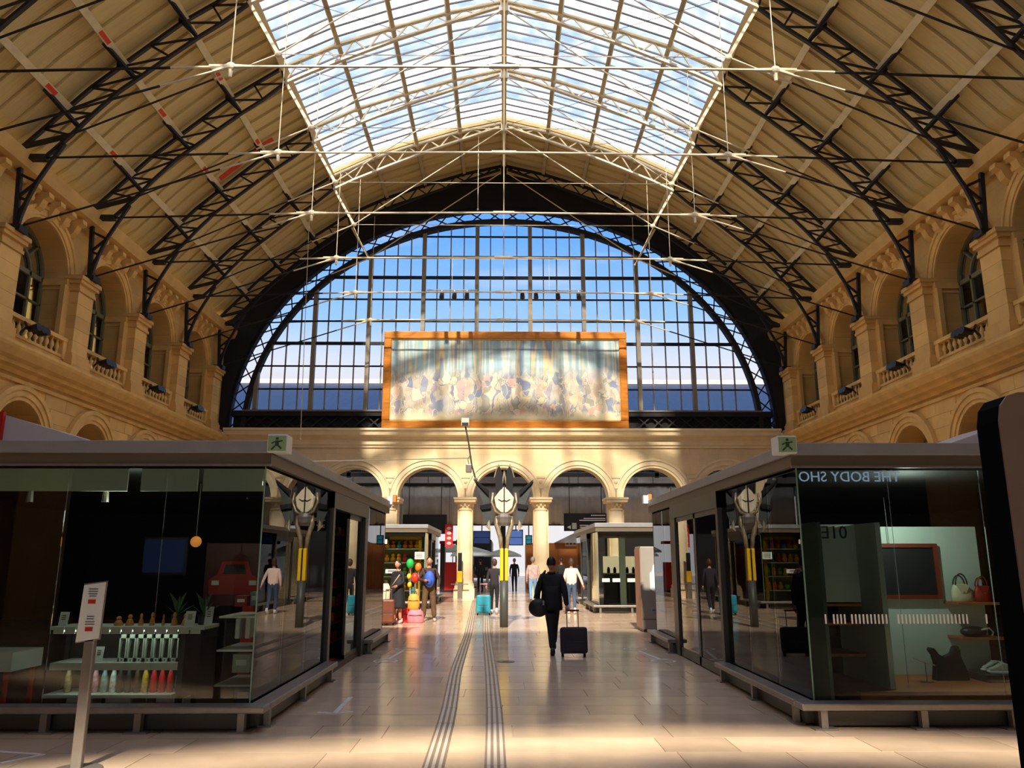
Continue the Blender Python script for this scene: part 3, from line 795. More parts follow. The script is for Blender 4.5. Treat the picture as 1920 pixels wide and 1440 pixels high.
# ================================================================ THINGS: kiosks
M['kroof'] = mat('kiosk_roof_metal', srgb(150,150,150), .45, metal=.2, var=.06)
M['kfascia'] = mat('kiosk_fascia', srgb(112,98,80), .5, metal=.2)
M['kpost'] = mat('kiosk_post', srgb(74,72,66), .4, metal=.5)
M['kglass'] = glass_mat('kiosk_glass', (.88,.92,.88), 1.55)
M['kglass2'] = glass_mat('kiosk_glass_far', (.90,.92,.88), 1.5)
M['kedge'] = mat('glass_edge', srgb(120,160,140), .2)
M['kfloor'] = mat('kiosk_floor_dark', srgb(60,30,26), .5)
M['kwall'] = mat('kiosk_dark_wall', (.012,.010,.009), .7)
M['blind'] = mat('green_white_blind', srgb(226,236,204), .6)
M['white'] = mat('white_laminate', srgb(226,232,226), .45)
M['pale'] = mat('pale_green_white_panel', srgb(190,206,194), .55)
M['red'] = mat('red_paint', srgb(190,28,24), .5)
M['dred'] = mat('deep_red_paint', srgb(120,16,12), .5)
M['wood'] = mat('warm_wood', srgb(168,98,46), .5, var=.2, vscale=3, stretch=(1,1,8))
M['orange_wood'] = mat('orange_plywood', srgb(206,122,52), .6, var=.1, vscale=2)
M['black'] = mat('black_plastic', (.012,.012,.013), .45)
M['yellow'] = mat('yellow_paint', srgb(240,190,20), .4)
M['spot'] = mat('spot_glow', (1,.9,.7), .5, emit=(1,.86,.6), estr=9)

def exit_box(parent, x, y, z, face):
    b = MB().box(x-.11,x+.11,y-.11,y+.11,z-.10,z+.10).build('exit_sign', M['white'], parent, bevel=.01)
    g = MB(); yy = y-.113
    g.box(x-.10,x+.10,yy,yy+.004,z-.085,z+.085); g.build('sign_face', mat('exit_green', srgb(150,180,130), .5), b)
    p = MB()
    p.box(x-.02,x+.02,yy-.003,yy,z-.03,z+.03); p.box(x-.015,x+.015,yy-.003,yy,z+.04,z+.065)
    p.beam((x-.02,yy-.002,z-.03),(x-.06,yy-.002,z-.07),.002,.018); p.beam((x+.02,yy-.002,z-.03),(x+.05,yy-.002,z-.06),.002,.018)
    p.beam((x-.02,yy-.002,z+.02),(x-.06,yy-.002,z),.002,.014); p.beam((x+.02,yy-.002,z+.02),(x+.06,yy-.002,z+.03),.002,.014)
    p.build('pictogram', mat('exit_mark', srgb(40,70,36), .5), b)

def kiosk(name, label, xs, xo, y0, y1, fixed, posts, leaves, Hk=3.02, rail=True, glass='kglass', front_panes=6, solid_back=True):
    """xs: X of the glazed aisle face, xo: X of the outer end; y0 near face, y1 far face"""
    k = thing(name, label, 'kiosk', (0,0,0)); s = 1 if xs > xo else -1      # s: direction of the aisle
    lo, hi = min(xs,xo), max(xs,xo); ov = .10; G = M[glass]
    MB().box(lo-ov,hi+ov,y0-ov,y1+ov,Hk-.14,Hk).build('roof', M['kroof'], k, bevel=.01)
    f = MB(); f.box(lo-ov+.03,hi+ov-.03,y0-ov+.03,y0,Hk-.27,Hk-.14); f.box(min(xs,xs+s*(ov-.03)),max(xs,xs+s*(ov-.03)),y0,y1+ov-.03,Hk-.27,Hk-.14)
    f.build('fascia', M['kfascia'], k)
    MB().box(lo-ov+.02,hi+ov-.02,y0-ov-.005,y0-ov+.03,Hk-.285,Hk-.262).build('trim_strip', M['steel'], k)
    MB().box(lo,hi,y0+.02,y1,.0,.10).build('floor_plate', M['kfloor'], k)
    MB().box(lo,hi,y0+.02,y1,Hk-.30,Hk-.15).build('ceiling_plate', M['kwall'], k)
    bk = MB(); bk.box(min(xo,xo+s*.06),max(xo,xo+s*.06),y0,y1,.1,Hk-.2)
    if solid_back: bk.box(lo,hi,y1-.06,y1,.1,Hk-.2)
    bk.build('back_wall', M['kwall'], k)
    zb, zt = .22, Hk-.27
    # front glazing
    n = front_panes
    for i in range(n):
        a, b = xs + (xo-xs)*i/n, xs + (xo-xs)*(i+1)/n
        MB().box(min(a,b)+.004,max(a,b)-.004,y0,y0+.012,zb,zt).build('glass_pane', G, k)
    MB().box(xs-.012 if s>0 else xs,xs if s>0 else xs+.012,y0-.004,y0+.012,zb,zt).build('glass_edge', M['kedge'], k)
    for a, b in fixed:
        m = max(1, round((b-a)/1.25))
        for i in range(m):
            p, q = a+(b-a)*i/m, a+(b-a)*(i+1)/m
            MB().box(xs-s*.012 if s>0 else xs,xs if s>0 else xs-s*.012,p+.004,q-.004,zb,zt).build('glass_pane', G, k)
    for a, b in posts: MB().box(xs-.07,xs+.05,a,b,.0,zt).build('post', M['kpost'], k)
    for a, b in leaves:
        d = thing('sliding_door', None, None); d.parent = k
        MB().box(xs-.036,xs-.024,a+.05,b-.05,.16,2.45).build('door_glass', G, d)
        g = MB(); g.box(xs-.05,xs-.01,a,a+.06,.02,2.5); g.box(xs-.05,xs-.01,b-.06,b,.02,2.5); g.box(xs-.05,xs-.01,a,b,.02,.16); g.box(xs-.05,xs-.01,a,b,2.42,2.5)
        g.build('door_frame', M['kpost'], d)
    if leaves:
        la, lb = min(a for a,b in leaves)-1.5, max(b for a,b in leaves)
        MB().box(xs-.08,xs+.06,min(p[0] for p in posts),max(p[1] for p in posts),2.5,zt).build('door_header', M['kpost'], k)
    # base: skirt, rail, feet
    MB().box(lo,hi,y0-.10,y0+.05,.02,.16).build('skirt', M['kpost'], k)
    for a, b in fixed: MB().box(min(xs,xs+s*.10),max(xs,xs+s*.10),a,b,.02,.16).build('skirt', M['kpost'], k)
    if rail:
        r = MB(); r.box(lo,hi+.22 if s>0 else hi,y0-.26,y0-.02,.19,.26) if s>0 else r.box(lo-.22,hi,y0-.26,y0-.02,.19,.26)
        r.build('base_rail', M['steel'], k, bevel=.015)
        for a, b in fixed:
            a2 = a-.02 if abs(a-y0)<.2 else a
            MB().box(min(xs+s*.02,xs+s*.22),max(xs+s*.02,xs+s*.22),a2,b,.19,.26).build('base_rail', M['steel'], k, bevel=.015)
        for i in range(7):
            x = xs - s*(.12+i*.95) + (s*.1 if i==0 else 0)
            if lo < x < hi: MB().box(x-.035,x+.035,y0-.22,y0-.14,.0,.2).box(x-.12,x+.12,y0-.26,y0-.10,0,.015).build('foot', M['steel'], k)
        for a, b in fixed:
            m = max(2, int((b-a)/.9))
            for i in range(m):
                yy = a+.15+(b-a-.3)*i/(m-1); x = xs+s*.14
                MB().box(x-.03,x+.03,yy-.035,yy+.035,0,.2).box(x-.07,x+.07,yy-.1,yy+.1,0,.015).build('foot', M['steel'], k)
    return k
kl = kiosk('shop_kiosk', 'large glass shop kiosk in the left foreground with bottle display', -2.65, -9.2, 8.85, 18.1,
    [(8.87,12.3),(15.5,18.05)], [(12.3,12.45),(15.2,15.5)], [(13.9,15.2)])
kr = kiosk('shop_kiosk', 'large glass shop kiosk in the right foreground with handbag display', 3.33, 9.6, 8.95, 17.8,
    [(8.97,12.2),(15.55,17.75)], [(12.12,12.24),(15.2,15.55)], [(12.24,13.72),(13.72,15.2)])
exit_box(kl, -2.50, 8.80, 2.98, 0); exit_box(kr, 3.20, 8.90, 2.99, 0)
for kk, x, yy in ((kl,-2.52,18.1),(kr,3.22,17.8)):
    MB().box(x-.09,x+.02,yy-.1,yy+.1,2.95,3.13).build('corner_lamp', M['white'], kk); MB().box(x+.02,x+.10,yy-.08,yy+.08,3.0,3.16).build('corner_lamp', M['orange_wood'], kk)
# second kiosks, farther down the aisle
kl2 = kiosk('shop_kiosk', 'small toy and sweets kiosk beyond the left foreground shop', -2.85, -7.2, 29.6, 35.8, [(29.62,31.5),(33.5,35.75)], [(31.5,31.6),(33.4,33.5)], [(31.6,33.4)], 3.0, True, 'kglass2', 4, False)
kr2 = kiosk('shop_kiosk', 'small glass kiosk beyond the grey machine on the right', 3.2, 7.8, 27.2, 35.0, [(27.22,30.0),(32.5,34.95)], [(30.0,30.1),(32.4,32.5)], [(30.1,32.4)], 2.95, True, 'kglass2', 4, False)

# ---- left kiosk: blinds, spots, posters, red column
for a, b in ((-5.85,-4.2),(-4.05,-3.42),(-3.36,-2.70)):
    MB().box(a,b,8.90,8.925,2.47,2.74).build('blind', M['blind'], kl)
MB().box(-2.70,-2.68,8.93,10.4,2.47,2.74).build('blind', M['blind'], kl)
for x, yy in ((-3.30,9.9),(-3.12,10.2),(-3.05,10.9),(-2.95,11.3),(-3.4,11.6),(-3.7,10.6),(-2.95,12.6)):
    o = MB().lathe([(.05,0),(.05,.03),(.03,.05)], (x,yy,2.66), 10).build('ceiling_spot', M['spot'], kl)
for x, yy in ((-5.35,9.05),(-4.5,9.05)):
    MB().tube([(x,yy,2.5),(x,yy,2.36)], [.03,.04], 8).box(x-.02,x+.02,yy-.02,yy+.02,2.5,2.7).build('spot_fitting', M['steel'], kl)
MB().box(-3.20,-3.06,10.1,10.5,.1,1.2).build('red_column', M['red'], kl)
MB().box(-3.3,-2.8,12.4,13.9,.1,.115).build('door_mat', M['red'], kl)
MB().box(-2.95,-2.70,10.6,12.25,.1,2.5).build('display_back', M['kwall'], kl)

def point(name, loc, e, col, r=.02):
    d = bpy.data.lights.new(name, 'POINT'); d.energy = e; d.color = col; d.shadow_soft_size = r
    o = bpy.data.objects.new(name, d); COL.objects.link(o); o.location = loc; return o
point('left_shop_light', (-3.3,10.3,2.5), 6, (1,.75,.5))
point('left_shelf_fill', (-4.3,9.1,2.3), 10, (.9,1,.92))  # added point lamp that brightens the display shelf
point('right_booth_fill', (5.0,9.75,2.25), 28, (.86,1,.92))  # added point lamp that brightens the booth, no fitting drawn

# display shelf by the glass
sh = thing('display_shelf', 'white three-tier display shelf behind the left kiosk glass', 'shelf', (0,0,0))
for z, a, b in ((1.0,-5.0,-3.30),(.62,-4.95,-3.56),(.29,-5.0,-3.60)):
    MB().box(a,b,9.15,9.62,z-.035,z).build('shelf_board', M['white'], sh, bevel=.004)
MB().box(-3.56,-3.50,9.15,9.62,.1,.98).build('side_panel', M['black'], sh); MB().box(-5.02,-4.97,9.55,9.62,.1,.98).build('side_panel', M['black'], sh)
MB().box(-5.0,-3.56,9.60,9.62,.1,.96).build('back_panel', M['kwall'], sh)
for z in (.96,.58): MB().box(-4.9,-3.6,9.16,9.19,z-.012,z).build('shelf_fill_strip', mat('fill_strip_glow', (1,1,1), .5, emit=(.9,1,.9), estr=3.5), sh)  # glowing strips added to brighten the bottles; the valance screens the lower one
MB().box(-4.95,-3.56,9.143,9.152,.545,.62).build('added_valance', M['white'], sh)
for i in range(13): MB().box(-4.95+i*.125,-4.84+i*.125,9.135,9.15,.925,1.0).build('price_strip', M['white'], sh)
bcols = [(srgb(20,20,22),'black'),(srgb(22,24,26),'black speckled'),(srgb(70,50,30),'brown camouflage'),(srgb(196,160,50),'yellow patterned'),
         (srgb(206,30,28),'plain red'),(srgb(204,28,28),'plain red'),(srgb(202,28,26),'plain red'),(srgb(40,80,120),'blue')]
pos = ['fourth','third','','','left','middle','right','']
bl_labels = ['plain black bottle, leftmost of the solid-coloured bottles on the shelf','black bottle beside the brown one on the shelf','dark brown patterned bottle on the left kiosk shelf',
  'yellow and red patterned bottle on the left kiosk shelf','plain red bottle beside the yellow patterned one','middle one of the three plain red bottles','plain red bottle beside the blue one','blue bottle at the shelf end beside the black panel']
def bottle(x, y, z, m, label, cap=None):
    b = thing('drink_bottle', label, 'bottle', (x,y,z), group='bottles on the lower shelf')
    MB().lathe([(.032,0),(.036,.01),(.036,.14),(.033,.17),(.020,.225),(.019,.24)], n=14).build('bottle_body', m, b, True)
    MB().lathe([(.021,.236),(.021,.275),(.017,.28)], n=12).build('cap', cap or m, b, True)
for i, (c, n_) in enumerate(bcols):
    m = mat('bottle_paint', c, .35, var=.5 if 'pattern' in n_ or 'camo' in n_ or 'speck' in n_ else 0, vscale=30)
    bottle(-4.245+i*.0925, 9.32, .29, m, bl_labels[i])
pc = [(srgb(150,140,90),'olive flowered bottle near the sign post'),(srgb(176,190,160),'pale green flowered bottle behind the sign post'),(srgb(206,140,160),'pink flowered bottle on the lower shelf'),(srgb(120,160,160),'teal flowered bottle on the lower shelf'),(srgb(190,200,200),'pale grey patterned bottle beside the black ones')]
for i, (c, lb) in enumerate(pc):
    bottle(-4.82+i*.10+(.1 if i else 0), 9.32, .29, mat('flowered_bottle', c, .4, var=.6, vscale=25), lb)
# seven boxed bottles on the middle shelf
bx_white = mat('box_card', srgb(206,222,206), .5)
for i in range(7):
    b = thing('boxed_bottle', 'white windowed bottle box, %s from the left in the row of seven' % ['first','second','third','fourth','fifth','sixth','seventh'][i], 'box', (-4.22+i*.095, 9.28, .62), group='row of seven windowed boxes')
    g = MB(); g.box(-.044,-.028,-.04,.04,0,.29); g.box(.028,.044,-.04,.04,0,.29); g.box(-.044,.044,-.04,.04,.25,.29); g.box(-.044,.044,-.04,.04,0,.04); g.box(-.028,.028,.02,.04,.04,.25)
    g.build('carton', bx_white, b); MB().lathe([(.022,.04),(.024,.05),(.024,.16),(.014,.21),(.014,.24)], n=12).build('bottle', M['black'], b, True)
    MB().box(-.006,.006,-.043,-.040,.012,.028).build('mark', M['black'], b)
# figurines and cards on the top shelf
amber = mat('amber_figure', srgb(206,140,60), .35, var=.2, vscale=20)
figs = ['bear-like','sitting','upright','crouching','tall thin','round','wide','small']
for i in range(7):
    x = -4.33+i*.125; h = [.10,.12,.13,.14,.12,.14,.13][i]
    f = thing('amber_figurine', 'small amber %s figurine, %s along the top shelf from the sign post' % (['squat','broad','slim','tall','thin','plump','wide'][i], ['first','second','third','fourth','fifth','sixth','seventh'][i]), 'figurine', (x, 9.32, 1.0), group='amber figurines on the top shelf')
    w = [.05,.045,.028,.03,.016,.036,.045][i]
    MB().lathe([(w,0),(w*1.05,.01),(w*.75,h*.45),(w*.45,h*.62)], n=10).build('body', amber, f, True); MB().ball((0,0,h*.8),(w*.6,w*.6,h*.22),8,6).build('head', amber, f, True)
card_m = mat('paper_card', srgb(214,220,216), .7)
for i, (x, y, z, w, h, lb) in enumerate([(-4.92,9.25,1.0,.10,.15,'white price card at the left end of the top shelf'),(-3.50,9.22,1.0,.11,.16,'white price card at the right end of the top shelf'),(-3.34,9.35,1.0,.09,.20,'buff price card leaning at the corner of the top shelf'),(-4.47,9.22,.62,.09,.16,'small white price card on the middle shelf')]):
    c = MB().prism([(-w/2,0),(w/2,0),(w/2,h),(-w/2,h)],0,.008,lambda u,v,ww:(u, ww+v*.2, v)).build('price_card', card_m, None); c.location = (x,y,z); tag(c, lb, 'card')
    q = MB()
    for r in range(3): q.box(-w*.25,w*.2,-.003+.2*(h*(.45+.13*r)),-.001+.2*(h*(.45+.13*r)),h*(.45+.13*r),h*(.45+.13*r)+.008)
    q.build('print_line', M['black'], c)
# small plant
leafm = mat('dark_leaf', srgb(60,90,60), .5)
for i, (x, lb) in enumerate(((-3.72,'small leafy potted plant on the top shelf left of the card'),(-3.42,'small leafy potted plant on the top shelf right of the card'))):
    p = thing('potted_plant', lb, 'plant', (x, 9.42, 1.0))
    MB().lathe([(.05,0),(.065,.10),(.065,.11)], n=12).build('pot', M['black'], p)
    for j in range(9):
        a = j*2.4; r = .10+.04*(j%3); hh = .22+.05*(j%4)
        MB().add([(0,0,.10),(.5*r*math.cos(a)-.02*math.sin(a),.5*r*math.sin(a)+.02*math.cos(a),hh*.8),(r*math.cos(a),r*math.sin(a),hh),(.5*r*math.cos(a)+.02*math.sin(a),.5*r*math.sin(a)-.02*math.cos(a),hh*.75)],[(0,1,2,3)]).build('leaf', leafm, p)
for i, (x, w, m, lb) in enumerate([(-4.62,.28,M['white'],'white case on the bottom tier beside the sign post'),(-4.20,.28,M['white'],'white case in the middle of the bottom tier'),(-3.92,.24,mat('brown_card',srgb(110,84,70),.6),'brown case between white ones on the bottom tier'),(-3.64,.30,M['white'],'white case at the right end of the bottom tier')]):
    b = thing('display_case', lb, 'box', (x, 9.32, .1)); MB().box(-w/2,w/2,-.12,.12,0,.15).build('case', m, b, bevel=.015); MB().box(-w/2+.01,w/2-.01,-.122,.122,.10,.106).build('seam', M['steel'], b)
# white table with notice at far left
t = thing('side_table', 'white topped dark table at the left edge of the kiosk', 'table', (-5.75,9.5,.1))
MB().box(-.35,.35,-.3,.3,.42,.62).build('table_top', M['white'], t)
for sx_ in (-1,1):
    for sy_ in (-1,1): MB().box(sx_*.28-.02,sx_*.28+.02,sy_*.25-.02,sy_*.25+.02,0,.42).build('leg', M['red'], t)
# poster, screen, lamp
ps = thing('wall_poster', 'dark red car poster deep inside the left kiosk', 'poster', (-3.75,11.4,1.2))
MB().box(-.42,.42,0,.02,-.1,.75).build('sheet', mat('poster_red', srgb(70,10,8), .5), ps)
carm = mat('poster_car', srgb(150,30,20), .4)
MB().prism([(-.34,.05),(.34,.05),(.36,.25),(.24,.32),(.18,.5),(-.18,.5),(-.24,.32),(-.36,.25)],-.012,-.002,lambda u,v,w:(u,w,v)).build('car_shape', carm, ps)
MB().prism([(-.16,.33),(.16,.33),(.13,.46),(-.13,.46)],-.016,-.012,lambda u,v,w:(u,w,v)).build('car_window', M['black'], ps)
for s_ in (-1,1): MB().box(s_*.26-.05,s_*.26+.05,-.016,-.012,.18,.24).build('headlight', M['pale'], ps)
sc_ = tag(MB().box(-5.0,-4.45,11.3,11.34,1.55,2.0).build('wall_screen', mat('deep_blue_screen', srgb(10,20,60), .4, emit=(.01,.03,.12), estr=.12)), 'dim blue screen deep inside the left kiosk', 'screen')
MB().box(-5.03,-4.42,11.34,11.38,1.52,2.03).build('bezel', M['black'], sc_)
lp = thing('pendant_lamp', 'small orange globe lamp inside the left kiosk', 'lamp', (-3.95,10.4,1.95))
MB().ball((0,0,0),.07,12,8).build('globe', mat('orange_glow', srgb(220,110,30), .5, emit=(1,.4,.08), estr=.35), lp, True); MB().tube([(0,0,.07),(0,0,.74)],.008,6).build('cord', M['black'], lp)
# dark hanging stock along the left kiosk side window
random.seed(11)
ORD = ['first','second','third','fourth','fifth','sixth','seventh','eighth','ninth']
stock_cols = [srgb(40,10,10),srgb(60,40,20),srgb(20,30,40),srgb(150,110,40),srgb(120,20,16),srgb(60,60,64)]
rk = thing('wall_rack', 'tall dark rack of small goods beside the left kiosk door', 'rack', (-3.05,14.2,.1))
MB().box(-.05,.0,-.9,.9,0,2.3).build('rack_back', M['kwall'], rk)
for i in range(7): MB().box(0,.16,-.85,.85,.25+i*.3,.27+i*.3).build('rack_shelf', M['dred'], rk)
k_ = 0
for i in range(7):
    for j in range(6):
        o = MB().box(-.03,.03,-.05,.05,0,.10+.06*random.random()).build('packet', mat('packet_paper', random.choice(stock_cols), .4))
        o.location = (-2.97,13.45+j*.28,.37+i*.3); tag(o, 'small packet on the kiosk door rack, %s shelf up, %s from the camera' % (ORD[i], ORD[j]), 'packet', 'packets on the tall rack'); k_ += 1
cb = thing('corner_shelf', 'white low shelf of boxes in the glass corner of the left kiosk', 'shelf', (-3.0,9.6,.1))
for z in (.25,.62,.98): MB().box(-.2,.25,-.3,.5,z,z+.02).build('shelf_board', M['white'], cb)
for i, (dx,dy,z,w,h,c,lb) in enumerate([(0,-.1,1.10,.14,.12,srgb(150,40,40),'small red box on the top of the corner shelf'),(.12,.0,1.10,.10,.16,srgb(120,150,150),'grey green box on the top of the corner shelf'),(-.05,0,.74,.05,.22,srgb(200,205,210),'white upright booklet on the corner shelf'),(.06,.02,.74,.05,.24,srgb(220,224,226),'tall white booklet standing at the glass on the corner shelf'),(.02,0,.37,.2,.2,srgb(170,180,170),'pale carton on the lowest board of the corner shelf'),(.05,.05,.0,.2,.22,srgb(40,70,76),'teal carton on the floor under the corner shelf')]):
    o = MB().box(-w/2,w/2,-.1,.1,0,h).build('carton', mat('carton_card', c, .5), None, bevel=.006); o.location = (-3.0+dx,9.6+dy,.10+z if z else .10); tag(o, lb, 'box')
    MB().box(-w*.3,w*.3,-.103,-.1,h*.4,h*.7).build('printed_label', card_m, o)
# ---- right kiosk: display booth, bags, shoes
rb = thing('display_booth', 'pale green white display booth behind the right kiosk glass', 'display', (0,0,0))
MB().box(4.42,6.25,10.55,10.60,.30,2.15).build('back_panel', M['pale'], rb)
MB().box(4.36,4.42,9.35,10.60,.30,2.15).build('side_panel', M['pale'], rb)
MB().box(3.95,6.3,9.2,10.6,.10,.30).build('plinth', M['wood'], rb)
MB().box(3.62,3.66,9.2,10.6,.1,2.15).build('fin', mat('grey_green_fin', srgb(84,104,98), .4), rb)
for x0, x1, z in ((5.72,6.25,1.20),(5.72,6.25,.78)): MB().box(x0,x1,10.2,10.55,z-.03,z).build('shelf_board', M['wood'], rb)
for z in (.98,.62,1.2): MB().box(3.66,4.36,9.9,10.55,z-.03,z).build('shelf_board', M['wood'], rb)
tv = thing('framed_screen', 'black screen in a red brown frame on the pale booth', 'screen', (5.12,10.52,1.23))
MB().box(-.50,.50,-.03,.0,.05,.65).build('screen', M['black'], tv)
g = MB(); g.box(-.55,.55,-.06,.02,0,.05); g.box(-.55,.55,-.06,.02,.65,.70); g.box(-.55,-.50,-.06,.02,.05,.65); g.box(.50,.55,-.06,.02,.05,.65)
g.build('frame', mat('red_brown_frame', srgb(110,40,22), .5), tv)
MB().tube([(-.06,-.02,.7),(-.07,-.02,1.3)],.004,5).build('hanging_wire', M['black'], tv)
def handbag(label, x, y, z, w, h, m, hm, rz=0):
    b = thing('handbag', label, 'handbag', (x,y,z), rz)
    g = MB(); n = 16
    for zz, sx_, sy_ in (): pass
    g.lathe([(.46,0),(.5,.03),(.5,.35),(.46,.7),(.36,.96),(.3,1.0)], n=20, sx=w, sy=w*.45)
    for i in range(len(g.v)): g.v[i] = (g.v[i][0], g.v[i][1], g.v[i][2]*h)
    g.build('body', m, b, True)
    P = [(w*.28*math.cos(PI*i/10), -.02, h*.93 + h*.65*math.sin(PI*i/10)) for i in range(11)]
    MB().tube(P, .010, 6).build('handle', hm, b, True)
    P = [(w*.28*math.cos(PI*i/10), .04, h*.93 + h*.55*math.sin(PI*i/10)) for i in range(11)]
    MB().tube(P, .010, 6).build('handle', hm, b, True)
    MB().prism([(-w*.34,h*.98),(w*.34,h*.98),(w*.1,h*.5),(0,h*.45),(-w*.1,h*.5)],-w*.235,-w*.2,lambda u,v,q:(u,q,v)).build('flap', m, b)
    MB().box(-.012,.012,-w*.245,-w*.235,h*.5,h*.58).build('clasp', M['gold'], b)
    return b
handbag('cream handbag with black handles on the upper shelf of the booth', 5.86,10.36,1.20,.27,.22,mat('cream_leather',srgb(200,194,164),.5),M['black'])
handbag('red handbag on the upper shelf of the booth beside the cream one', 6.13,10.36,1.20,.22,.20,mat('red_leather',srgb(150,24,22),.5),M['dred'])
handbag('dark handbag on the narrow shelf left of the pale booth', 4.08,10.22,1.20,.34,.32,M['black'],M['black'])
tote = thing('tote_bag', 'black tote bag with two pointed straps on the wooden plinth', 'bag', (5.42,10.05,.30))
MB().prism([(-.20,0),(.22,0),(.20,.12),(.14,.28),(.14,.36),(.12,.40),(.08,.39),(.04,.31),(-.06,.27),(-.12,.30),(-.17,.37),(-.21,.38),(-.23,.35),(-.19,.29),(-.17,.2)],-.05,.05,lambda u,v,w:(u,w,v)).build('body', mat('black_cloth',(.006,.006,.007),.8), tote, bevel=.01)
MB().lathe([(.018,0),(.018,.004)],n=10).build('eyelet', M['steel'], tote, loc=(.12,-.055,.355))
pt_ = thing('price_stand', 'small white sloped price stand on the wooden plinth', 'stand', (5.06,9.9,.30))
MB().tube([(0,0,0),(0,0,.22)],.006,6).build('stem', M['steel'], pt_); MB().prism([(-.1,0),(.08,0),(.08,.012),(-.1,.012)],-.07,.07,lambda u,v,w:(u-v*0, w, .22+v-u*.35)).build('plate', M['white'], pt_)
MB().lathe([(.07,0),(.07,.008)],n=14).build('base', M['steel'], pt_)
def shoe(label, x, y, z, rz, m, sm):
    b = thing('sneaker', label, 'shoe', (x,y,z), rz)
    MB().prism([(-.14,0),(.13,0),(.15,.02),(.14,.035),(-.145,.035)],-.045,.045,lambda u,v,w:(u,w,v)).build('sole', sm, b, bevel=.01)
    MB().prism([(-.135,.035),(.135,.035),(.12,.06),(.05,.085),(-.02,.12),(-.05,.13),(-.07,.11),(-.12,.12),(-.14,.09)],-.038,.038,lambda u,v,w:(u,w,v)).build('upper', m, b, bevel=.012)
    for i in range(4): MB().box(-.01+i*.02-.008,-.01+i*.02+.008,-.03,.03,.118-i*.012,.124-i*.012).build('lace', sm, b)
    for i in range(3): MB().box(-.06+i*.05,-.045+i*.05,-.0395,-.037,.04,.085).build('stripe', M['black'], b)
shoe('white striped sneaker on the plinth at the dark totem edge', 6.02,10.0,.38,2.9, mat('sneaker_white',srgb(196,206,190),.6), M['white'])
shoe('white sneaker set behind its pair on the plinth', 6.06,10.22,.38,3.3, mat('sneaker_white2',srgb(190,200,186),.6), M['white'])
sb = tag(MB().box(5.75,6.22,9.85,10.4,.30,.38).build('shoe_block', M['black'], None, bevel=.01), 'low dark block under the white sneakers', 'block'); MB().box(5.76,6.21,9.84,9.85,.31,.325).build('edge_strip', M['steel'], sb)
cp = thing('belt_bag', 'dark belt bag with beige strap on the lower shelf of the booth', 'bag', (5.92,10.3,.78))
MB().ball((0,0,.06),(.17,.09,.07),14,8).build('body', M['black'], cp, True); MB().tube([(.05,-.09,.09),(.14,-.11,.11),(.2,-.08,.06),(.17,-.1,.02)],.012,6).build('strap', mat('beige_strap',srgb(190,180,150),.6), cp, True)
def text_mesh(name, s, size, m, parent=None, loc=(0,0,0), rot=(PI/2,0,0), mirror=False, ext=.004, align='CENTER', weight=0):
    cu = bpy.data.curves.new(name, 'FONT'); cu.body = s; cu.size = size; cu.extrude = ext; cu.align_x = align; cu.offset = weight
    cu.resolution_u = 3
    tmp = bpy.data.objects.new(name, cu); COL.objects.link(tmp)
    dg = bpy.context.evaluated_depsgraph_get(); me = bpy.data.meshes.new_from_object(tmp.evaluated_get(dg))
    bpy.data.objects.remove(tmp)
    me.materials.clear(); me.materials.append(m); me.name = name
    o = bpy.data.objects.new(name, me); COL.objects.link(o); o.parent = parent; o.location = loc; o.rotation_euler = rot
    if mirror: o.scale = (-1,1,1)
    return o
text_mesh('reflected_lettering', 'THE BODY SHO', .165, mat('reflected_letters_glow', srgb(120,140,170), .4, emit=(.20,.26,.36), estr=.9), kr, (3.98,9.05,2.60), mirror=True)  # glowing letters stand in for a shop sign's reflection in the glass
# white dashes on the glass
dm = mat('white_film', srgb(236,240,238), .5)
dash = MB().box(-.009,.009,-.002,.002,-.05,.05).mesh('glass_dash', dm)
dx = [3.53,3.62,3.66,3.70,3.74] + [3.82+.042*i for i in range(10)] + [4.33+.042*i for i in range(19)] + [5.30]
for x in dx: inst('glass_dash', dash, kr, (x, 8.943, 1.09))
# figures painted on the booth side (number marks)
text_mesh('mark', '01E', .22, M['black'], rb, (4.10,9.895,1.98), mirror=True)
MB().box(3.66,4.36,9.9,9.92,1.22,2.15).build('side_panel', M['pale'], rb)
# dark clothes and case on the stand at the right kiosk window
ct = thing('mannequin', 'dark dressed mannequin with orange scarf behind the right kiosk side glass', 'mannequin', (3.75,10.95,.1))
MB().lathe([(.14,0),(.14,.02),(.02,.03),(.02,.62)], n=14).build('stand', M['steel'], ct, True)
MB().lathe([(.20,.62),(.23,.66),(.20,1.0),(.17,1.15),(.20,1.42),(.18,1.52),(.07,1.58),(.05,1.66)], n=18, sy=.75).build('coat', M['black'], ct, True)
MB().ball((0,0,1.76),(.08,.10,.12),12,8).build('head', M['black'], ct, True)
MB().tube([(-.12,-.14,1.2),(-.10,-.17,1.42),(.0,-.15,1.55),(.09,-.15,1.45),(.11,-.17,1.25)],.028,8).build('scarf', mat('orange_cloth',srgb(226,140,36),.6), ct, True)
MB().tube([(.05,-.19,1.5),(.04,-.2,1.15),(.08,-.2,.98)],[.03,.035,.05],8).build('scarf_end', mat('orange_cloth2',srgb(232,150,40),.6), ct, True)
for s_ in (-1,1): MB().tube([(s_*.19,0,1.46),(s_*.27,-.02,1.15),(s_*.26,-.06,.86)],[.075,.06,.045],8).build('sleeve', M['black'], ct, True)
cs = thing('display_suitcase', 'dark suitcase with white tag standing below the mannequin', 'suitcase', (3.70,11.6,.1))
MB().box(-.15,.15,-.2,.2,.05,.62).build('shell', M['black'], cs, bevel=.04); MB().tube([(-.08,0,.62),(-.08,0,.8),(.08,0,.8),(.08,0,.62)],.012,6).build('handle', M['steel'], cs)
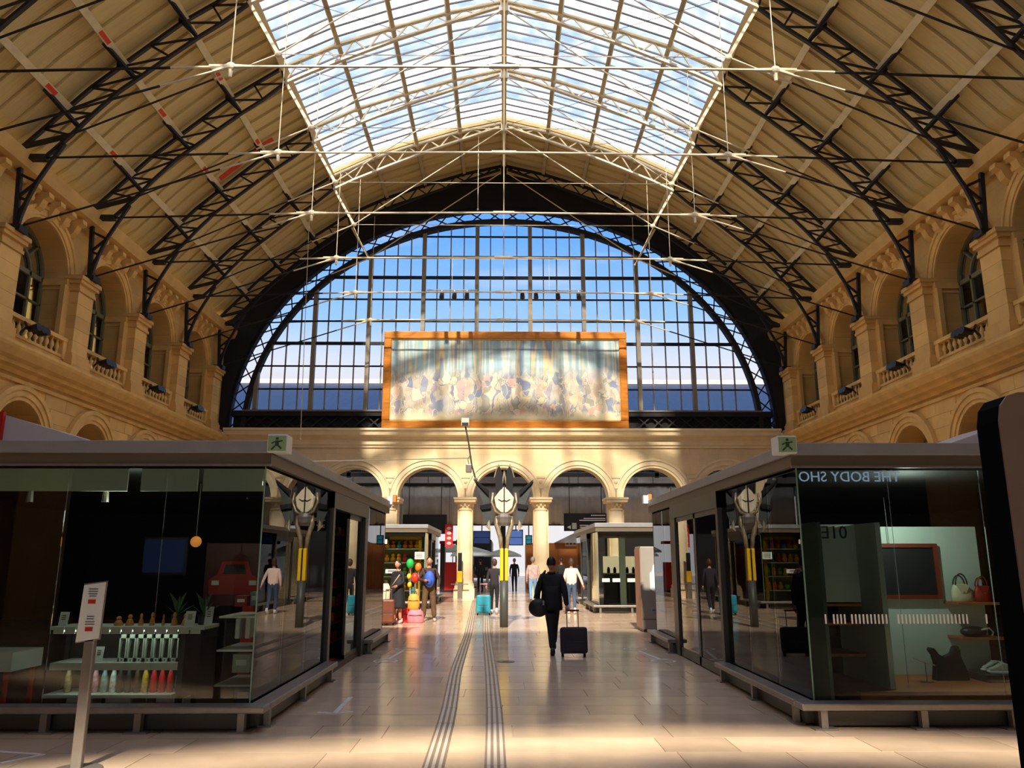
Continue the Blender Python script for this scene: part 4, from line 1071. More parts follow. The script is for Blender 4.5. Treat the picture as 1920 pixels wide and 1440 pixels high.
MB().box(-.03,.03,-.215,-.205,.45,.55).build('tag', M['white'], cs)
for s_ in (-1,1): MB().lathe([(.03,0),(.03,.06)],(s_*.1,0,0),8).build('wheel', M['black'], cs)

# ---- second left kiosk stock
random.seed(5)
ky = thing('display_shelf', 'yellow framed toy shelf in the second left kiosk', 'shelf', (-3.9,29.9,.1))
for z in (.5,1.0,1.5,2.0): MB().box(-1.0,.9,0,.5,z,z+.04).build('shelf_board', M['white'], ky)
MB().box(.78,.88,-.05,.05,0,2.4).build('upright', M['yellow'], ky); MB().box(-.3,.88,-.05,.05,2.36,2.46).build('top_bar', M['yellow'], ky)
MB().box(-1.05,.95,.5,.53,0,2.5).build('back_panel', mat('lime_panel', srgb(150,170,110), .6), ky)
tc_ = [srgb(240,170,30),srgb(250,200,40),srgb(230,120,30),srgb(120,170,60),srgb(60,60,60),srgb(240,230,200),srgb(200,60,40),srgb(60,150,170)]
i = 0
for z in (.54,1.04,1.54,2.04):
    for j in range(8):
        c = tc_[0] if z > 1.5 and z < 2 and j < 5 else random.choice(tc_)
        o = thing('soft_toy', 'small toy on the yellow framed kiosk shelf, %s board from below, %s from the left' % (ORD[i], ORD[j]), 'toy', (-4.75+j*.22,30.1,.1+z), group='toys on the yellow framed shelf')
        m = mat('plush', c, .8)
        MB().ball((0,0,.10),(.10,.09,.10),8,6).build('body', m, o, True); MB().ball((0,0,.24),(.07,.07,.07),8,6).build('head', m, o, True)
    i += 1
for (x, z, w, h, c, lb) in [(-3.05,1.75,.35,.26,srgb(210,226,210),'pale green notice on the glass behind the man with the blue backpack'),(-4.0,1.25,.55,.14,srgb(236,240,230),'long white notice on the second left kiosk glass'),(-4.55,2.3,.6,.16,srgb(240,236,220),'white price board hung high in the second left kiosk')]:
    o = MB().box(-w/2,w/2,0,.01,0,h).build('notice', mat('notice_paper', c, .6)); o.location = (x,29.58,z); tag(o, lb, 'notice')
    for r in range(3): MB().box(-w*.35,w*.3,-.003,0,h*(.25+.2*r),h*(.25+.2*r)+.02).build('print_line', M['steel'], o)
# ---- second right kiosk fittings
ct2 = thing('counter', 'lit counter with small jars in the second right kiosk', 'counter', (4.6,28.6,.1))
MB().box(-1.0,1.2,0,.5,0,1.15).build('counter_body', M['kwall'], ct2); MB().box(-1.0,1.2,.45,.5,1.15,1.75).build('lit_back', mat('warm_lit', srgb(240,220,150), .5, emit=(1,.85,.5), estr=.5), ct2); MB().box(-1.05,1.25,-.05,.5,1.13,1.17).build('worktop', M['steel'], ct2)
for j in range(9):
    o = thing('jar', 'small dark jar on the lit kiosk counter, %s from the left' % ORD[j], 'jar', (3.75+j*.22,28.75,1.27), group='jars on the lit counter')
    MB().lathe([(.05,0),(.055,.02),(.055,.14),(.03,.18)],n=10).build('body', M['black'], o, True); MB().lathe([(.035,.175),(.035,.21)],n=10).build('lid', M['steel'], o)
MB().box(3.95,4.15,27.35,27.5,.1,2.5).build('inner_post', mat('pale_green_post', srgb(170,190,170), .5), kr2)
for x in (3.45,3.8,4.3,4.7): MB().box(x-.13,x+.13,27.185,27.195,1.0,1.12).build('glass_label', M['pale'], kr2)
# ================================================================ foreground furniture
tt = thing('display_totem', 'tall dark totem with rounded top cut by the right picture edge', 'totem', (1.90,2.96,0)); tt.scale = (.62,.62,.8617)
prof = [(0,0),(1.1,0),(1.1,2.73),(.14,2.73),(.07,2.715),(.02,2.67),(0,2.6)]
MB().prism(prof, .015, .24, lambda u,v,w:(u,w,v)).build('shell', mat('totem_black',(.002,.002,.002),.95,spec=.05), tt)
MB().prism([(u,v) for u,v in prof], 0, .015, lambda u,v,w:(u,w,v)).build('front_panel', mat('totem_brown', srgb(128,104,88), .5, var=.06), tt)
MB().box(-.05,1.15,-.06,.3,0,.04).build('base_plate', M['steel'], tt)

sg = thing('notice_stand', 'steel post with a tilted white notice in the left foreground', 'sign', (-3.57,7.2,0))
MB().box(-.045,.045,-.03,.03,0,1.06).build('post', M['steel'], sg, bevel=.01); MB().lathe([(.2,0),(.2,.012),(.06,.02)],n=20).build('base', M['steel'], sg)
pn = MB().prism([(-.105,0),(.085,.03),(.095,.50),(-.085,.475)],-.05,-.03,lambda u,v,w:(u,w,1.03+v)).build('notice_panel', M['white'], sg)
MB().prism([(-.115,-.012),(.095,.02),(.105,.512),(-.095,.487)],-.03,-.022,lambda u,v,w:(u,w,1.03+v)).build('panel_frame', M['steel'], sg)
for i, (zz, w) in enumerate([(.44,.08),(.42,.08),(.40,.075),(.38,.06),(.21,.06),(.19,.06),(.165,.08),(.145,.08)]):
    MB().box(-w/2,w/2,-.0525,-.0505,1.03+zz,1.036+zz).build('print_line', M['black'], pn)
for zz in (.32,.09): MB().box(-.035,.03,-.0525,-.0505,1.03+zz,1.03+zz+.035).build('red_block', M['red'], pn)

# tactile guide strips
rm = mat('tactile_base', srgb(140,118,98), .5); rl = mat('tactile_light', srgb(206,192,172), .35)
def tactile(label, path):
    t = thing('tactile_strip', label, 'guide strip', (0,0,0))
    def at(y): return float(np.interp(y, [p[0] for p in path], [p[1] for p in path]))
    y = 5.5; i = 0
    while y < 36:
        st = .9 if y < 22 else 2.0
        MB().beam((at(y),y,.001),(at(y+st-.012),y+st-.012,.001),.19,.004,up=(1,0,0)).build('base_strip', rm, t)
        for k in range(3):
            off = (k-1)*.058
            MB().beam((at(y)+off,y,.004),(at(y+st-.012)+off,y+st-.012,.004),.030,.010,up=(1,0,0)).build('rail', rl, t)
        y += st; i += 1
tactile('left of the two ribbed tactile guide strips along the aisle', [(5,-.56),(9.6,-.62),(13.1,-.74),(19.5,-.82),(27,-1.0),(36,-1.25)])
tactile('right of the two ribbed tactile guide strips along the aisle', [(5,-.03),(9.6,-.09),(13.1,-.18),(19.5,-.38),(27,-.55),(36,-.8)])
# painted floor marks
pm_ = mat('worn_white_paint', srgb(222,214,206), .5, var=.2, vscale=12)
def mark(label, segs, loc, circ=(), cat='floor marking'):
    g = MB()
    for a, b, w in segs: g.beam((a[0],a[1],.002),(b[0],b[1],.002),w,.003,up=(b[1]-a[1],a[0]-b[0],0))
    for cx, cy, rx, ry in circ:
        P = [(cx+rx*math.cos(2*PI*i/20), cy+ry*math.sin(2*PI*i/20)) for i in range(20)]
        for i in range(20): a, b = P[i], P[(i+1)%20]; g.beam((a[0],a[1],.002),(b[0],b[1],.002),.045,.003,up=(b[1]-a[1],a[0]-b[0],0))
    o = g.build('floor_marking', pm_); o.location = loc; tag(o, label, cat); return o
mark('white arrow painted on the floor beside the left kiosk', [((0,0),(-.02,1.1),.06),((0,0),(-.2,.06),.05),((0,0),(.2,.1),.05)], (-1.93,9.68,0))
mark('white two-circle distance symbol on the floor beside the left kiosk', [((-.05,.35),(.05,1.7),.06),((-.2,.35),(.14,.35),.05)], (-1.98,14.4,0), [(-.06,.1,.2,.2),(.08,2.0,.22,.18)])
mark('white two-circle distance symbol on the floor beside the right kiosk', [((.05,.35),(-.1,1.7),.06),((-.14,.35),(.2,.35),.05)], (2.74,14.35,0), [(.06,.1,.2,.2),(-.12,2.0,.22,.18)])
mark('white arrow painted on the floor at the left picture edge', [((0,0),(-.6,.15),.05),((0,0),(-.2,-.3),.05)], (-4.15,7.75,0))
mh = tag(MB().lathe([(.16,0),(.16,.004),(.13,.005)],n=20).build('floor_cap', M['kpost']), 'small round metal cap in the aisle floor', 'floor cap'); mh.location = (.05,14.4,0); MB().lathe([(.06,.005),(.06,.007)],n=12).build('keyhole', M['black'], mh)

# grey ticket machine
vm = thing('vending_machine', 'grey upright machine with a white shape on its side by the right kiosk', 'machine', (3.42,20.1,0))
gm = mat('machine_grey', srgb(158,150,138), .5, var=.04)
MB().box(0,.78,0,.8,.06,2.05).build('cabinet', gm, vm, bevel=.02); MB().box(.03,.75,.03,.77,0,.06).build('plinth', M['kpost'], vm)
MB().box(-.012,0,.0,.8,.1,2.0).build('side_panel', mat('machine_side', srgb(190,140,110), .5), vm)
MB().prism([(.22,1.02),(.40,.90),(.62,.96),(.62,1.28),(.55,1.62),(.44,1.70),(.30,1.58),(.28,1.45),(.22,1.40)],-.012,0,lambda u,v,w:(u,w,v)).build('white_print', M['white'], vm)
MB().box(.26,.42,-.01,0,.50,.535).build('blue_print', mat('blue_ink',srgb(70,90,150),.5), vm); MB().box(.42,.58,-.01,0,.50,.535).build('red_print', M['red'], vm)
MB().box(0,.78,-.008,0,.30,.31).build('seam', M['kpost'], vm); MB().box(.45,.7,-.006,0,1.85,1.9).build('lock_plate', M['kpost'], vm)

# bird-like metal clock sculpture on a pole
scu = thing('sculpture', 'dark winged metal sculpture with pale face on a yellow banded pole', 'sculpture', (.03,21.6,0))
MB().lathe([(.11,0),(.11,1.18)],n=20).build('pole', mat('pole_grey', srgb(70,72,66), .5), scu, True)
for s_ in (-1,1): MB().box(min(s_*.012,s_*.11),max(s_*.012,s_*.11),-.09,.09,1.18,2.02).build('yellow_band', M['yellow'], scu, bevel=.02)
MB().box(-.02,.02,-.10,.10,1.2,2.0).build('dark_slot', M['black'], scu)
yk = mat('worn_brass', srgb(176,160,130), .4, metal=.5, var=.3, vscale=8); wm = mat('wing_steel', srgb(92,96,96), .45, metal=.4, var=.15, vscale=4)
for s_ in (-1,1):
    MB().tube([(s_*.07,0,2.0),(s_*.10,0,2.3),(s_*.20,0,2.65),(s_*.18,0,2.95)],[.05,.06,.07,.05],8).build('yoke', yk, scu, True)
MB().lathe([(.14,2.62),(.2,2.7),(.22,2.85),(.16,2.95)],n=12).build('gear_housing', M['steel'], scu)
fm = mat('pale_face', srgb(236,222,190), .5)
MB().prism([(-.27,3.36),(-.22,3.10),(-.10,2.98),(0,2.95),(.10,2.98),(.22,3.10),(.27,3.36),(.16,3.50),(.10,3.62),(0,3.66),(-.10,3.62),(-.16,3.50)],-.12,.06,lambda u,v,w:(u,w,v)).build('face', fm, scu, bevel=.03)
MB().box(-.015,.015,-.15,-.11,2.92,3.7).build('centre_bar', M['black'], scu)
MB().tube([(-.16,-.13,3.32),(-.06,-.14,3.27),(0,-.14,3.3),(.06,-.14,3.27),(.16,-.13,3.32)],.010,6).build('brow_line', M['black'], scu)
for s_ in (-1,1):
    MB().tube([(s_*.30,-.06,3.5),(s_*.34,-.08,3.25),(s_*.24,-.1,3.0),(s_*.08,-.1,2.9)],.035,8).build('brass_pipe', yk, scu, True)
    MB().prism([(s_*.04,3.62),(s_*.22,3.48),(s_*.25,3.9),(s_*.20,4.12),(s_*.13,4.22),(s_*.06,4.05)],-.12,.05,lambda u,v,w:(u,w-.04*(v-3.5),v)).build('ear_plate', M['black'], scu)
    MB().prism([(s_*.13,4.22),(s_*.20,4.12),(s_*.26,3.9),(s_*.28,3.92),(s_*.22,4.16),(s_*.15,4.28)],-.14,.06,lambda u,v,w:(u,w-.04*(v-3.5),v)).build('ear_rim', yk, scu)
    # two-tier wings
    for tip, root_hi, root_lo, mid, zoff in (((.80,3.80),(.42,3.55),(.40,3.15),(.50,3.02),0),((.66,3.10),(.36,3.22),(.30,2.80),(.42,2.52),.02)):
        MB().prism([(s_*tip[0],tip[1]),(s_*root_hi[0],root_hi[1]),(s_*root_lo[0],root_lo[1]),(s_*mid[0],mid[1])],-.03+zoff,.01+zoff,lambda u,v,w:(u,w-.35*(abs(u)-.3),v)).build('wing_plate', wm, scu)
        MB().prism([(s_*tip[0],tip[1]+.05),(s_*(root_hi[0]-.02),root_hi[1]+.0),(s_*root_hi[0],root_hi[1]-.14),(s_*(tip[0]-.06),tip[1]-.06)],-.10+zoff,.0+zoff,lambda u,v,w:(u,w-.35*(abs(u)-.3),v)).build('wing_ridge', M['black'], scu)
    MB().prism([(s_*.40,2.78),(s_*.50,2.6),(s_*.36,2.46)],-.06,-.03,lambda u,v,w:(u,w,v)).build('wing_tip', yk, scu)
MB().tube([(-.06,-.1,3.7),(-.02,-.1,3.95),(0,-.1,4.1)],.02,6).tube([(.06,-.1,3.7),(.02,-.1,3.95),(0,-.1,4.1)],.02,6).build('chain', yk, scu)
# slanted lamp mast rising from the wing
ms = thing('lamp_mast', 'thin slanted mast with a floodlight above the winged sculpture', 'mast', (0,21.6,0))
MB().tube([(-.74,0,3.84),(-.86,0,4.25),(-.95,0,4.85),(-1.05,0,5.35)],.022,6).build('mast', M['kpost'], ms)
MB().box(-1.16,-.94,-.12,.08,5.32,5.55).build('floodlight', M['cream'], ms, bevel=.02); MB().box(-1.14,-.96,-.13,-.11,5.33,5.42).build('floodlight_glass', M['black'], ms)
MB().box(-1.02,-.86,-.08,.08,4.05,4.28).build('bell_box', M['steel'], ms, bevel=.02); MB().tube([(-.94,0,4.28),(-.97,0,4.42),(-.9,0,4.55)],.012,6).build('bell_hook', M['steel'], ms)
MB().ball((-.75,0,3.86),.06,8,6).build('clamp', M['steel'], ms)
cbk = tag(MB().tube([(-6.1,21.6,4.34),(-3.5,21.6,4.39),(-.9,21.6,4.45)],.012,6).build('span_cable', M['steel']), 'thin cable stretched from the left kiosk side to the lamp mast', 'cable'); MB().tube([(-6.2,21.6,4.34),(-6.0,21.6,4.345)],.03,6).build('clamp', M['steel'], cbk)

# yellow and black post beside the column
yp = thing('ticket_post', 'slim yellow and black post in front of the arcade column', 'post', (-1.98,37.3,0))
MB().box(-.09,.09,-.08,.08,0,.72).build('post_base', M['steel'], yp); MB().box(-.12,.12,-.11,.11,.72,1.22).build('yellow_box', M['yellow'], yp, bevel=.03); MB().box(-.09,.09,-.07,.07,1.22,2.05).build('black_screen', M['black'], yp, bevel=.02)
MB().box(-.4,.4,-.02,.02,.62,.66).build('cross_rail', M['steel'], yp)

# light bars hung before the fan window
def lightbar(label, x0, x1, y, z, lamps):
    b = thing('light_bar', label, 'light bar', (0,0,0)); MB().tube([(x0,y,z),(x1,y,z)],.03,6).build('bar', M['steel'], b)
    MB().tube([((x0+x1)/2,y,z),((x0+x1)/2,y,16.1)],.01,5).build('hanger', M['cream'], b)
    for x in lamps:
        o = thing('spotlight', None, None); o.parent = b
        MB().tube([(x,y,z),(x,y-.02,z-.12)],.03,6).build('yoke', M['cream'], o); MB().tube([(x,y+.08,z-.12),(x,y-.16,z-.42)],[.10,.12],10).build('lamp_can', M['black'], o)
lightbar('hanging bar with three spotlights left of the window centre', -3.7,-1.25,36.0,14.35,[-2.95,-2.35,-1.75])
lightbar('hanging bar with four spotlights right of the window centre', .6,3.8,36.0,14.35,[.9,1.55,2.6,3.6])
for i, (p, q, lb) in enumerate([((-8.6,32.5,17.4),(-8.4,32.5,6.6),'long thin wire hanging left of the mural'),((-7.78,34,18.5),(-6.2,34,15.2),'pair wire slanting from the left skylight corner'),((7.78,34,18.5),(6.0,34,14.9),'wire slanting from the right skylight corner'),((-1.15,32.5,20.6),(-1.15,32.5,16.9),'short vertical wire left of the ridge')]):
    o = tag(MB().tube([p,q],.014,5).build('hanging_wire', M['cream']), lb, 'wire'); MB().ball(q,.05,6,4).build('end_weight', M['cream'], o)
# balcony floodlights
random.seed(2)
for sgn, side in ((-1,'left'),(1,'right')):
    for i, c in enumerate(BAYS):
        if c < 21: continue
        f = thing('balcony_floodlight', 'black floodlights on an arm at the %s wall balcony, %s from the mural end' % (side, ordn[i]), 'floodlight', (sgn*13.52, c-1.05, 8.0), group='balcony floodlights')
        MB().tube([(0,0,-.05),(-sgn*.12,0,.12),(-sgn*.28,-.35,.15)],.035,6).build('arm', M['black'], f)
        for j in range(3): MB().tube([(-sgn*.12,.12+j*.22,.08),(-sgn*.42,.10+j*.22,.14)],[.09,.12],10).build('lamp_can', M['black'], f)
        MB().tube([(-sgn*.16,-.1,.05),(-sgn*.16,.7,.05)],.03,6).build('rail', M['black'], f)

# pale tent roofs behind the foreground kiosks
def tent(label, x0, x1, y0, y1, z0, z1, apex):
    t = thing('tent_roof', label, 'roof', (0,0,0))
    g = MB(); pl_ = [(x0,z0),(x1,z0),(apex,z1)]
    g.prism(pl_, y0, y1, lambda u,v,w:(u,w,v)); g.build('canopy', M['tentw'], t)
    for x in (x0+.1,x1-.1):
        for yy in (y0+.1,y1-.1): MB().tube([(x,yy,0),(x,yy,z0)],.04,8).build('pole', M['steel'], t)
    return t
M['tentw'] = mat('grey_white_canvas', srgb(206,204,206), .7)
tn = tent('grey white pitched tent roof behind the left foreground kiosk', -13.3,-9.6,19.0,22.0,4.42,5.16,-12.1)
MB().box(-12.6,-12.07,18.9,19.0,4.3,5.22).build('red_board', M['red'], tn)
tent('white tent roof behind the right foreground kiosk', 10.9,13.3,19.0,22.0,4.50,5.20,13.0)
# ================================================================ beyond the arcade
sr = thing('train_shed_roof', 'dark blue sloping roof outside the great window', 'roof', (0,0,0))
M['slate'] = mat('blue_slate', srgb(20,34,60), .5, var=.15, vscale=.6)
MB().prism([(45,8.35),(62,15.6),(62.4,15.6),(80,8.35),(80,8.0),(62.2,15.2),(45,8.0)],-40,40,lambda u,v,w:(w,u,v)).build('roof_slope', M['slate'], sr)
MB().box(-40,40,61.7,62.7,15.5,15.85).build('roof_ridge', mat('pale_ridge', srgb(190,180,176), .5), sr)
for k in range(13): MB().box(-36+k*6-.15,-36+k*6+.15,46,46.3,0,8.2).build('shed_column', M['iron'], sr)
MB().box(-40,40,46,46.3,6.7,8.3).build('shed_girder', M['iron'], sr)
lr = thing('link_roof', 'flat roof between the arcade and the train shed, deck glazed to light the curtains', 'roof', (0,0,0))
MB().box(-16,16,38.86,46,7.5,7.53).build('roof_deck', sky_glass('deck_fill_glass', (.95,.97,1), .4, (1,1,1)), lr)  # deck glazed so that sky light falls on the curtains
for yy in (41.0,44.0):
    MB().box(-16,16,yy,yy+.2,5.95,6.15).build('steel_beam', M['iron'], lr); MB().box(-16,16,yy,yy+.2,7.1,7.3).build('steel_beam', M['iron'], lr)
    for k in range(10): MB().box(-14.4+k*3.2-.1,-14.4+k*3.2+.1,yy,yy+.2,5.9,7.5).build('steel_post', M['iron'], lr)
bandm = mat('grey_board', srgb(150,146,138), .6, var=.08)
for k in range(14): MB().box(-14+k*2+.02,-14+k*2+1.98,42.2,42.24,5.72,6.3).build('grey_board', bandm, lr)
MB().box(-15,15,42.42,42.58,5.60,5.72).build('curtain_rail', M['iron'], lr)
# curtains, one in each arch
cm_ = mat('grey_curtain', srgb(196,194,188), .8, var=.06)
an = ['far left','second from left','third from left','middle','third from right','second from right','far right']
for i, c in enumerate(ARC):
    g = MB(); n = 40
    P = [(c-1.78+3.56*j/n, 42.5+.025*math.sin(j*1.7+i)+.03*math.sin(j*.6+2*i)) for j in range(n+1)]
    vs = []; fs = []
    for x, yy in P: vs += [(x,yy,3.55),(x,yy,5.62),(x,yy+.02,3.55),(x,yy+.02,5.62)]
    for j in range(n): a = 4*j; b = a+4; fs += [(a,b,b+1,a+1),(a+2,a+3,b+3,b+2),(a,a+2,b+2,b),(a+1,b+1,b+3,a+3)]
    g.add(vs, fs); o = g.build('hanging_curtain', cm_, None, True); tag(o, 'grey curtain hanging behind the %s arch' % an[i], 'curtain', 'curtains behind the arcade')
    MB().box(c-1.78,c+1.78,42.48,42.56,3.5,3.56).build('hem_bar', M['kpost'], o)
navy = mat('navy_board', srgb(16,20,28), .4)
for x0, x1, y, z0, z1, lb, ln in ((-5.25,-2.95,42.0,3.05,4.05,'black sign board behind the third arch from the left',0),(3.2,5.5,42.0,3.2,4.12,'black direction sign with white lines behind the third arch from the right',1)):
    s = thing('direction_sign', lb, 'sign', (0,0,0)); MB().box(x0,x1,y,y+.12,z0,z1).build('board', navy, s)
    for x in (x0+.3,x1-.3): MB().tube([(x,y+.06,z1),(x,y+.06,7.5)],.02,6).build('hanger', M['iron'], s)
    if ln:
        for zz, a, b in ((.82,.62,.95),(.66,.45,.95),(.56,.35,.95),(.30,.36,.55),(.20,.36,.52)): MB().box(x0+(x1-x0)*a,x0+(x1-x0)*b,y-.006,y,z0+zz-.03,z0+zz+.02).build('white_line', M['white'], s)
        MB().prism([(x0+.15,z0+.2),(x0+.35,z0+.1),(x0+.35,z0+.3)],y-.006,y,lambda u,v,w:(u,w,v)).build('arrow', M['white'], s); MB().box(x0+.42,x0+.66,y-.006,y,z0+.1,z0+.42).build('pictogram', M['pale'], s)
def screen(lb, x0, x1, y, z0, z1, c):
    s = thing('info_screen', lb, 'screen', (0,0,0)); MB().box(x0-.05,x1+.05,y,y+.15,z0-.05,z1+.05).build('casing', M['black'], s)
    MB().box(x0,x1,y-.01,y,z0,z1).build('display', mat('screen_blue', c, .4, emit=c, estr=.6), s); MB().box(x0,x1,y-.014,y-.01,(z0+z1)/2-.015,(z0+z1)/2+.015).build('bar', M['black'], s)
    MB().tube([((x0+x1)/2,y+.1,z1),((x0+x1)/2,y+.1,7.52)],.03,6).build('hanger', M['iron'], s)
screen('bright blue timetable screen right of the sculpture pole', .36,1.05,44.0,2.55,3.30,srgb(86,120,190))
screen('dim blue timetable screen left of the sculpture pole', -1.6,-.75,44.6,2.62,3.25,srgb(40,60,110))
screen('small teal clock screen at the middle arch column', 1.28,1.55,44.0,2.6,3.0,srgb(40,130,150))
bo = thing('wooden_booth', 'orange plywood booth beyond the arcade', 'booth', (0,0,0))
for k in range(5): MB().box(1.45+k*.66+.01,1.45+(k+1)*.66-.01,50,50.04,.05,2.75).build('board', M['orange_wood'], bo)
MB().box(1.45,4.75,50.04,53,0,2.7).build('booth_body', M['orange_wood'], bo)
MB().prism([(3.2,2.75),(5.4,2.75),(5.4,3.2),(4.9,3.55)],49.6,53,lambda u,v,w:(u,w,v)).build('booth_roof', bandm, bo)
bs = thing('booth_sign', 'red and white sign strip on the orange booth', 'sign', (3.85,49.9,2.55)); MB().box(0,1.0,0,.05,0,.32).build('plate', M['white'], bs)
for k in range(4): MB().box(.08+k*.22,.22+k*.22,-.008,0,.1,.2).build('red_mark', M['red'], bs)
rb2 = thing('red_booth', 'red and black counter booth between the left columns', 'booth', (-3.2,44.5,0)); MB().box(0,.9,0,.8,.1,1.6).build('red_panel', M['red'], rb2); MB().box(-.25,0,.0,.8,0,2.6).build('dark_panel', M['black'], rb2); MB().box(-.3,.95,-.02,.85,2.6,2.75).build('lintel', M['dred'], rb2); MB().box(0,.9,.02,.8,0,.1).build('plinth', M['black'], rb2)
rbn = thing('red_banner', 'narrow red and white hanging banner left of the middle columns', 'banner', (-2.75,41.0,2.35)); MB().box(-.2,.2,0,.02,0,1.15).build('cloth', mat('banner_red',srgb(226,40,44),.6), rbn)
for k in range(4): MB().ball((0,-.01,.2+k*.25),(.12,.012,.08),8,6).build('white_motif', M['white'], rbn)
MB().tube([(0,.01,1.15),(0,.01,3.7)],.01,5).build('cord', M['iron'], rbn)
def parasol(lb, x, y, z, r):
    p = thing('market_parasol', lb, 'parasol', (x,y,0)); MB().tube([(0,0,0),(0,0,z+.3)],.035,8).build('pole', M['steel'], p); MB().lathe([(r,z-.25),(r*.95,z-.1),(r*.6,z+.12),(.03,z+.35)],n=12).build('canopy', M['white'], p, True); MB().lathe([(.25,0),(.25,.06)],n=14).build('base', M['kpost'], p)
parasol('white parasol beyond the left middle column', -1.9,52,2.2,1.5); parasol('white parasol right of the sculpture pole', .0,60,2.2,1.4); parasol('white parasol partly behind the sculpture pole', -3.6,58,2.5,1.2)
tb = thing('train', 'dark train front standing beyond the arcade', 'train', (-2.4,66,0)); MB().box(-1.5,1.5,0,9,.3,3.4).build('body', M['black'], tb, bevel=.2); MB().box(-1.1,1.1,-.03,0,1.8,2.7).build('windscreen', mat('train_glass',srgb(30,40,60),.1), tb); MB().box(-1.2,1.2,-.03,0,.9,1.15).build('stripe', M['steel'], tb)
for s_ in (-1,1): MB().lathe([(.4,0),(.4,.2)],n=14).build('wheel', M['iron'], tb, loc=(s_*1.1,1.5,.2))
for x, lb in ((8.2,'grey partition wall behind the arcade on the right'),(-8.2,'grey partition wall behind the arcade on the left')):
    o = MB().box(x-2.4,x+2.4,52,52.2,0,3.6).build('partition', mat('partition_grey', srgb(120,116,110), .6)); tag(o, lb, 'partition'); MB().box(x-2.45,x+2.45,51.95,52.25,3.6,3.7).build('cap_rail', M['iron'], o)

for i, (x, yy) in enumerate(((-5,50),(-5,58),(0,50),(0,58),(5,50),(5,58))):  # lamps added to brighten the view beyond the arcade
    l_ = thing('shed_fill_lamp', 'added white fill lamp under the train shed roof, %s of six' % ORD[i], 'lamp', (x,yy,6.6), group='added shed fill lamps')
    MB().box(-1.6,1.6,-.15,.15,0,.1).build('housing', M['iron'], l_); MB().box(-1.55,1.55,-.12,.12,-.03,0).build('fill_tube', mat('fill_tube_glow', (1,1,1), .5, emit=(1,.98,.94), estr=12), l_)
    for s_ in (-1,1): MB().tube([(s_*1.2,0,.1),(s_*1.2,0,1.5+ (yy-50)*.4+1.0)],.02,5).build('hanger', M['iron'], l_)  # hangers of the added shed fill lamps
for i, x in enumerate((-9.0,-3.6,3.6,9.0)):  # lamps added to light the curtains behind the arches
    l_ = thing('arcade_fill_lamp', 'added white fill lamp under the glazed roof behind the arcade, %s from the left' % ORD[i], 'lamp', (x,40.2,7.0), group='fill lamps added behind the arcade')
    MB().box(-1.4,1.4,-.1,.1,0,.08).build('housing', M['iron'], l_); MB().box(-1.35,1.35,-.08,.08,-.02,0).build('fill_tube', mat('fill_tube_glow2', (1,1,1), .5, emit=(1,.97,.92), estr=14), l_)
    for s_ in (-1,1): MB().tube([(s_*1.2,0,.08),(s_*1.2,0,.5)],.015,5).build('hanger', M['iron'], l_)  # hangers of the added arcade fill lamps
# ================================================================ people
SKIN = mat('skin', srgb(196,140,112), .55); HAIR_D = mat('dark_hair', srgb(26,20,18), .6); HAIR_B = mat('brown_hair', srgb(74,50,36), .6); HAIR_G = mat('grey_hair', srgb(150,140,130), .6)
EYE = mat('eye_dark', srgb(24,20,18), .3); LIP = mat('lip', srgb(150,84,76), .5)
def cloth(c, v=.08): return mat('cloth', c, .8, var=v, vscale=10)
BASE = {
 'pel':((0,0,.96),(.155,.105)), 'wai':((0,0,1.12),(.145,.10)), 'che':((0,.0,1.32),(.18,.115)), 'nek':((0,-.01,1.46),(.06,.06)), 'hed':((0,.01,1.55),(.055,.06)),
 'shL':((-.175,-.01,1.40),(.07,.07)), 'elL':((-.235,-.03,1.13),(.05,.05)), 'wrL':((-.235,.05,.89),(.034,.034)),
 'shR':((.175,-.01,1.40),(.07,.07)), 'elR':((.235,-.03,1.13),(.05,.05)), 'wrR':((.235,.05,.89),(.034,.034)),
 'hiL':((-.085,0,.88),(.095,.10)), 'knL':((-.095,.01,.50),(.062,.065)), 'anL':((-.10,-.03,.10),(.042,.045)),
 'hiR':((.085,0,.88),(.095,.10)), 'knR':((.095,.01,.50),(.062,.065)), 'anR':((.10,-.03,.10),(.042,.045)),
}
BONES = [('pel','wai','top'),('wai','che','top'),('che','nek','top'),('nek','hed','skin'),('che','shL','top'),('shL','elL','top'),('elL','wrL','top'),('che','shR','top'),('shR','elR','top'),('elR','wrR','top'),
 ('pel','hiL','leg'),('hiL','knL','leg'),('knL','anL','leg'),('pel','hiR','leg'),('hiR','knR','leg'),('knR','anR','leg')]
MI = {'top':0,'leg':1,'skin':2,'shoe':3,'eye':4,'lip':5}
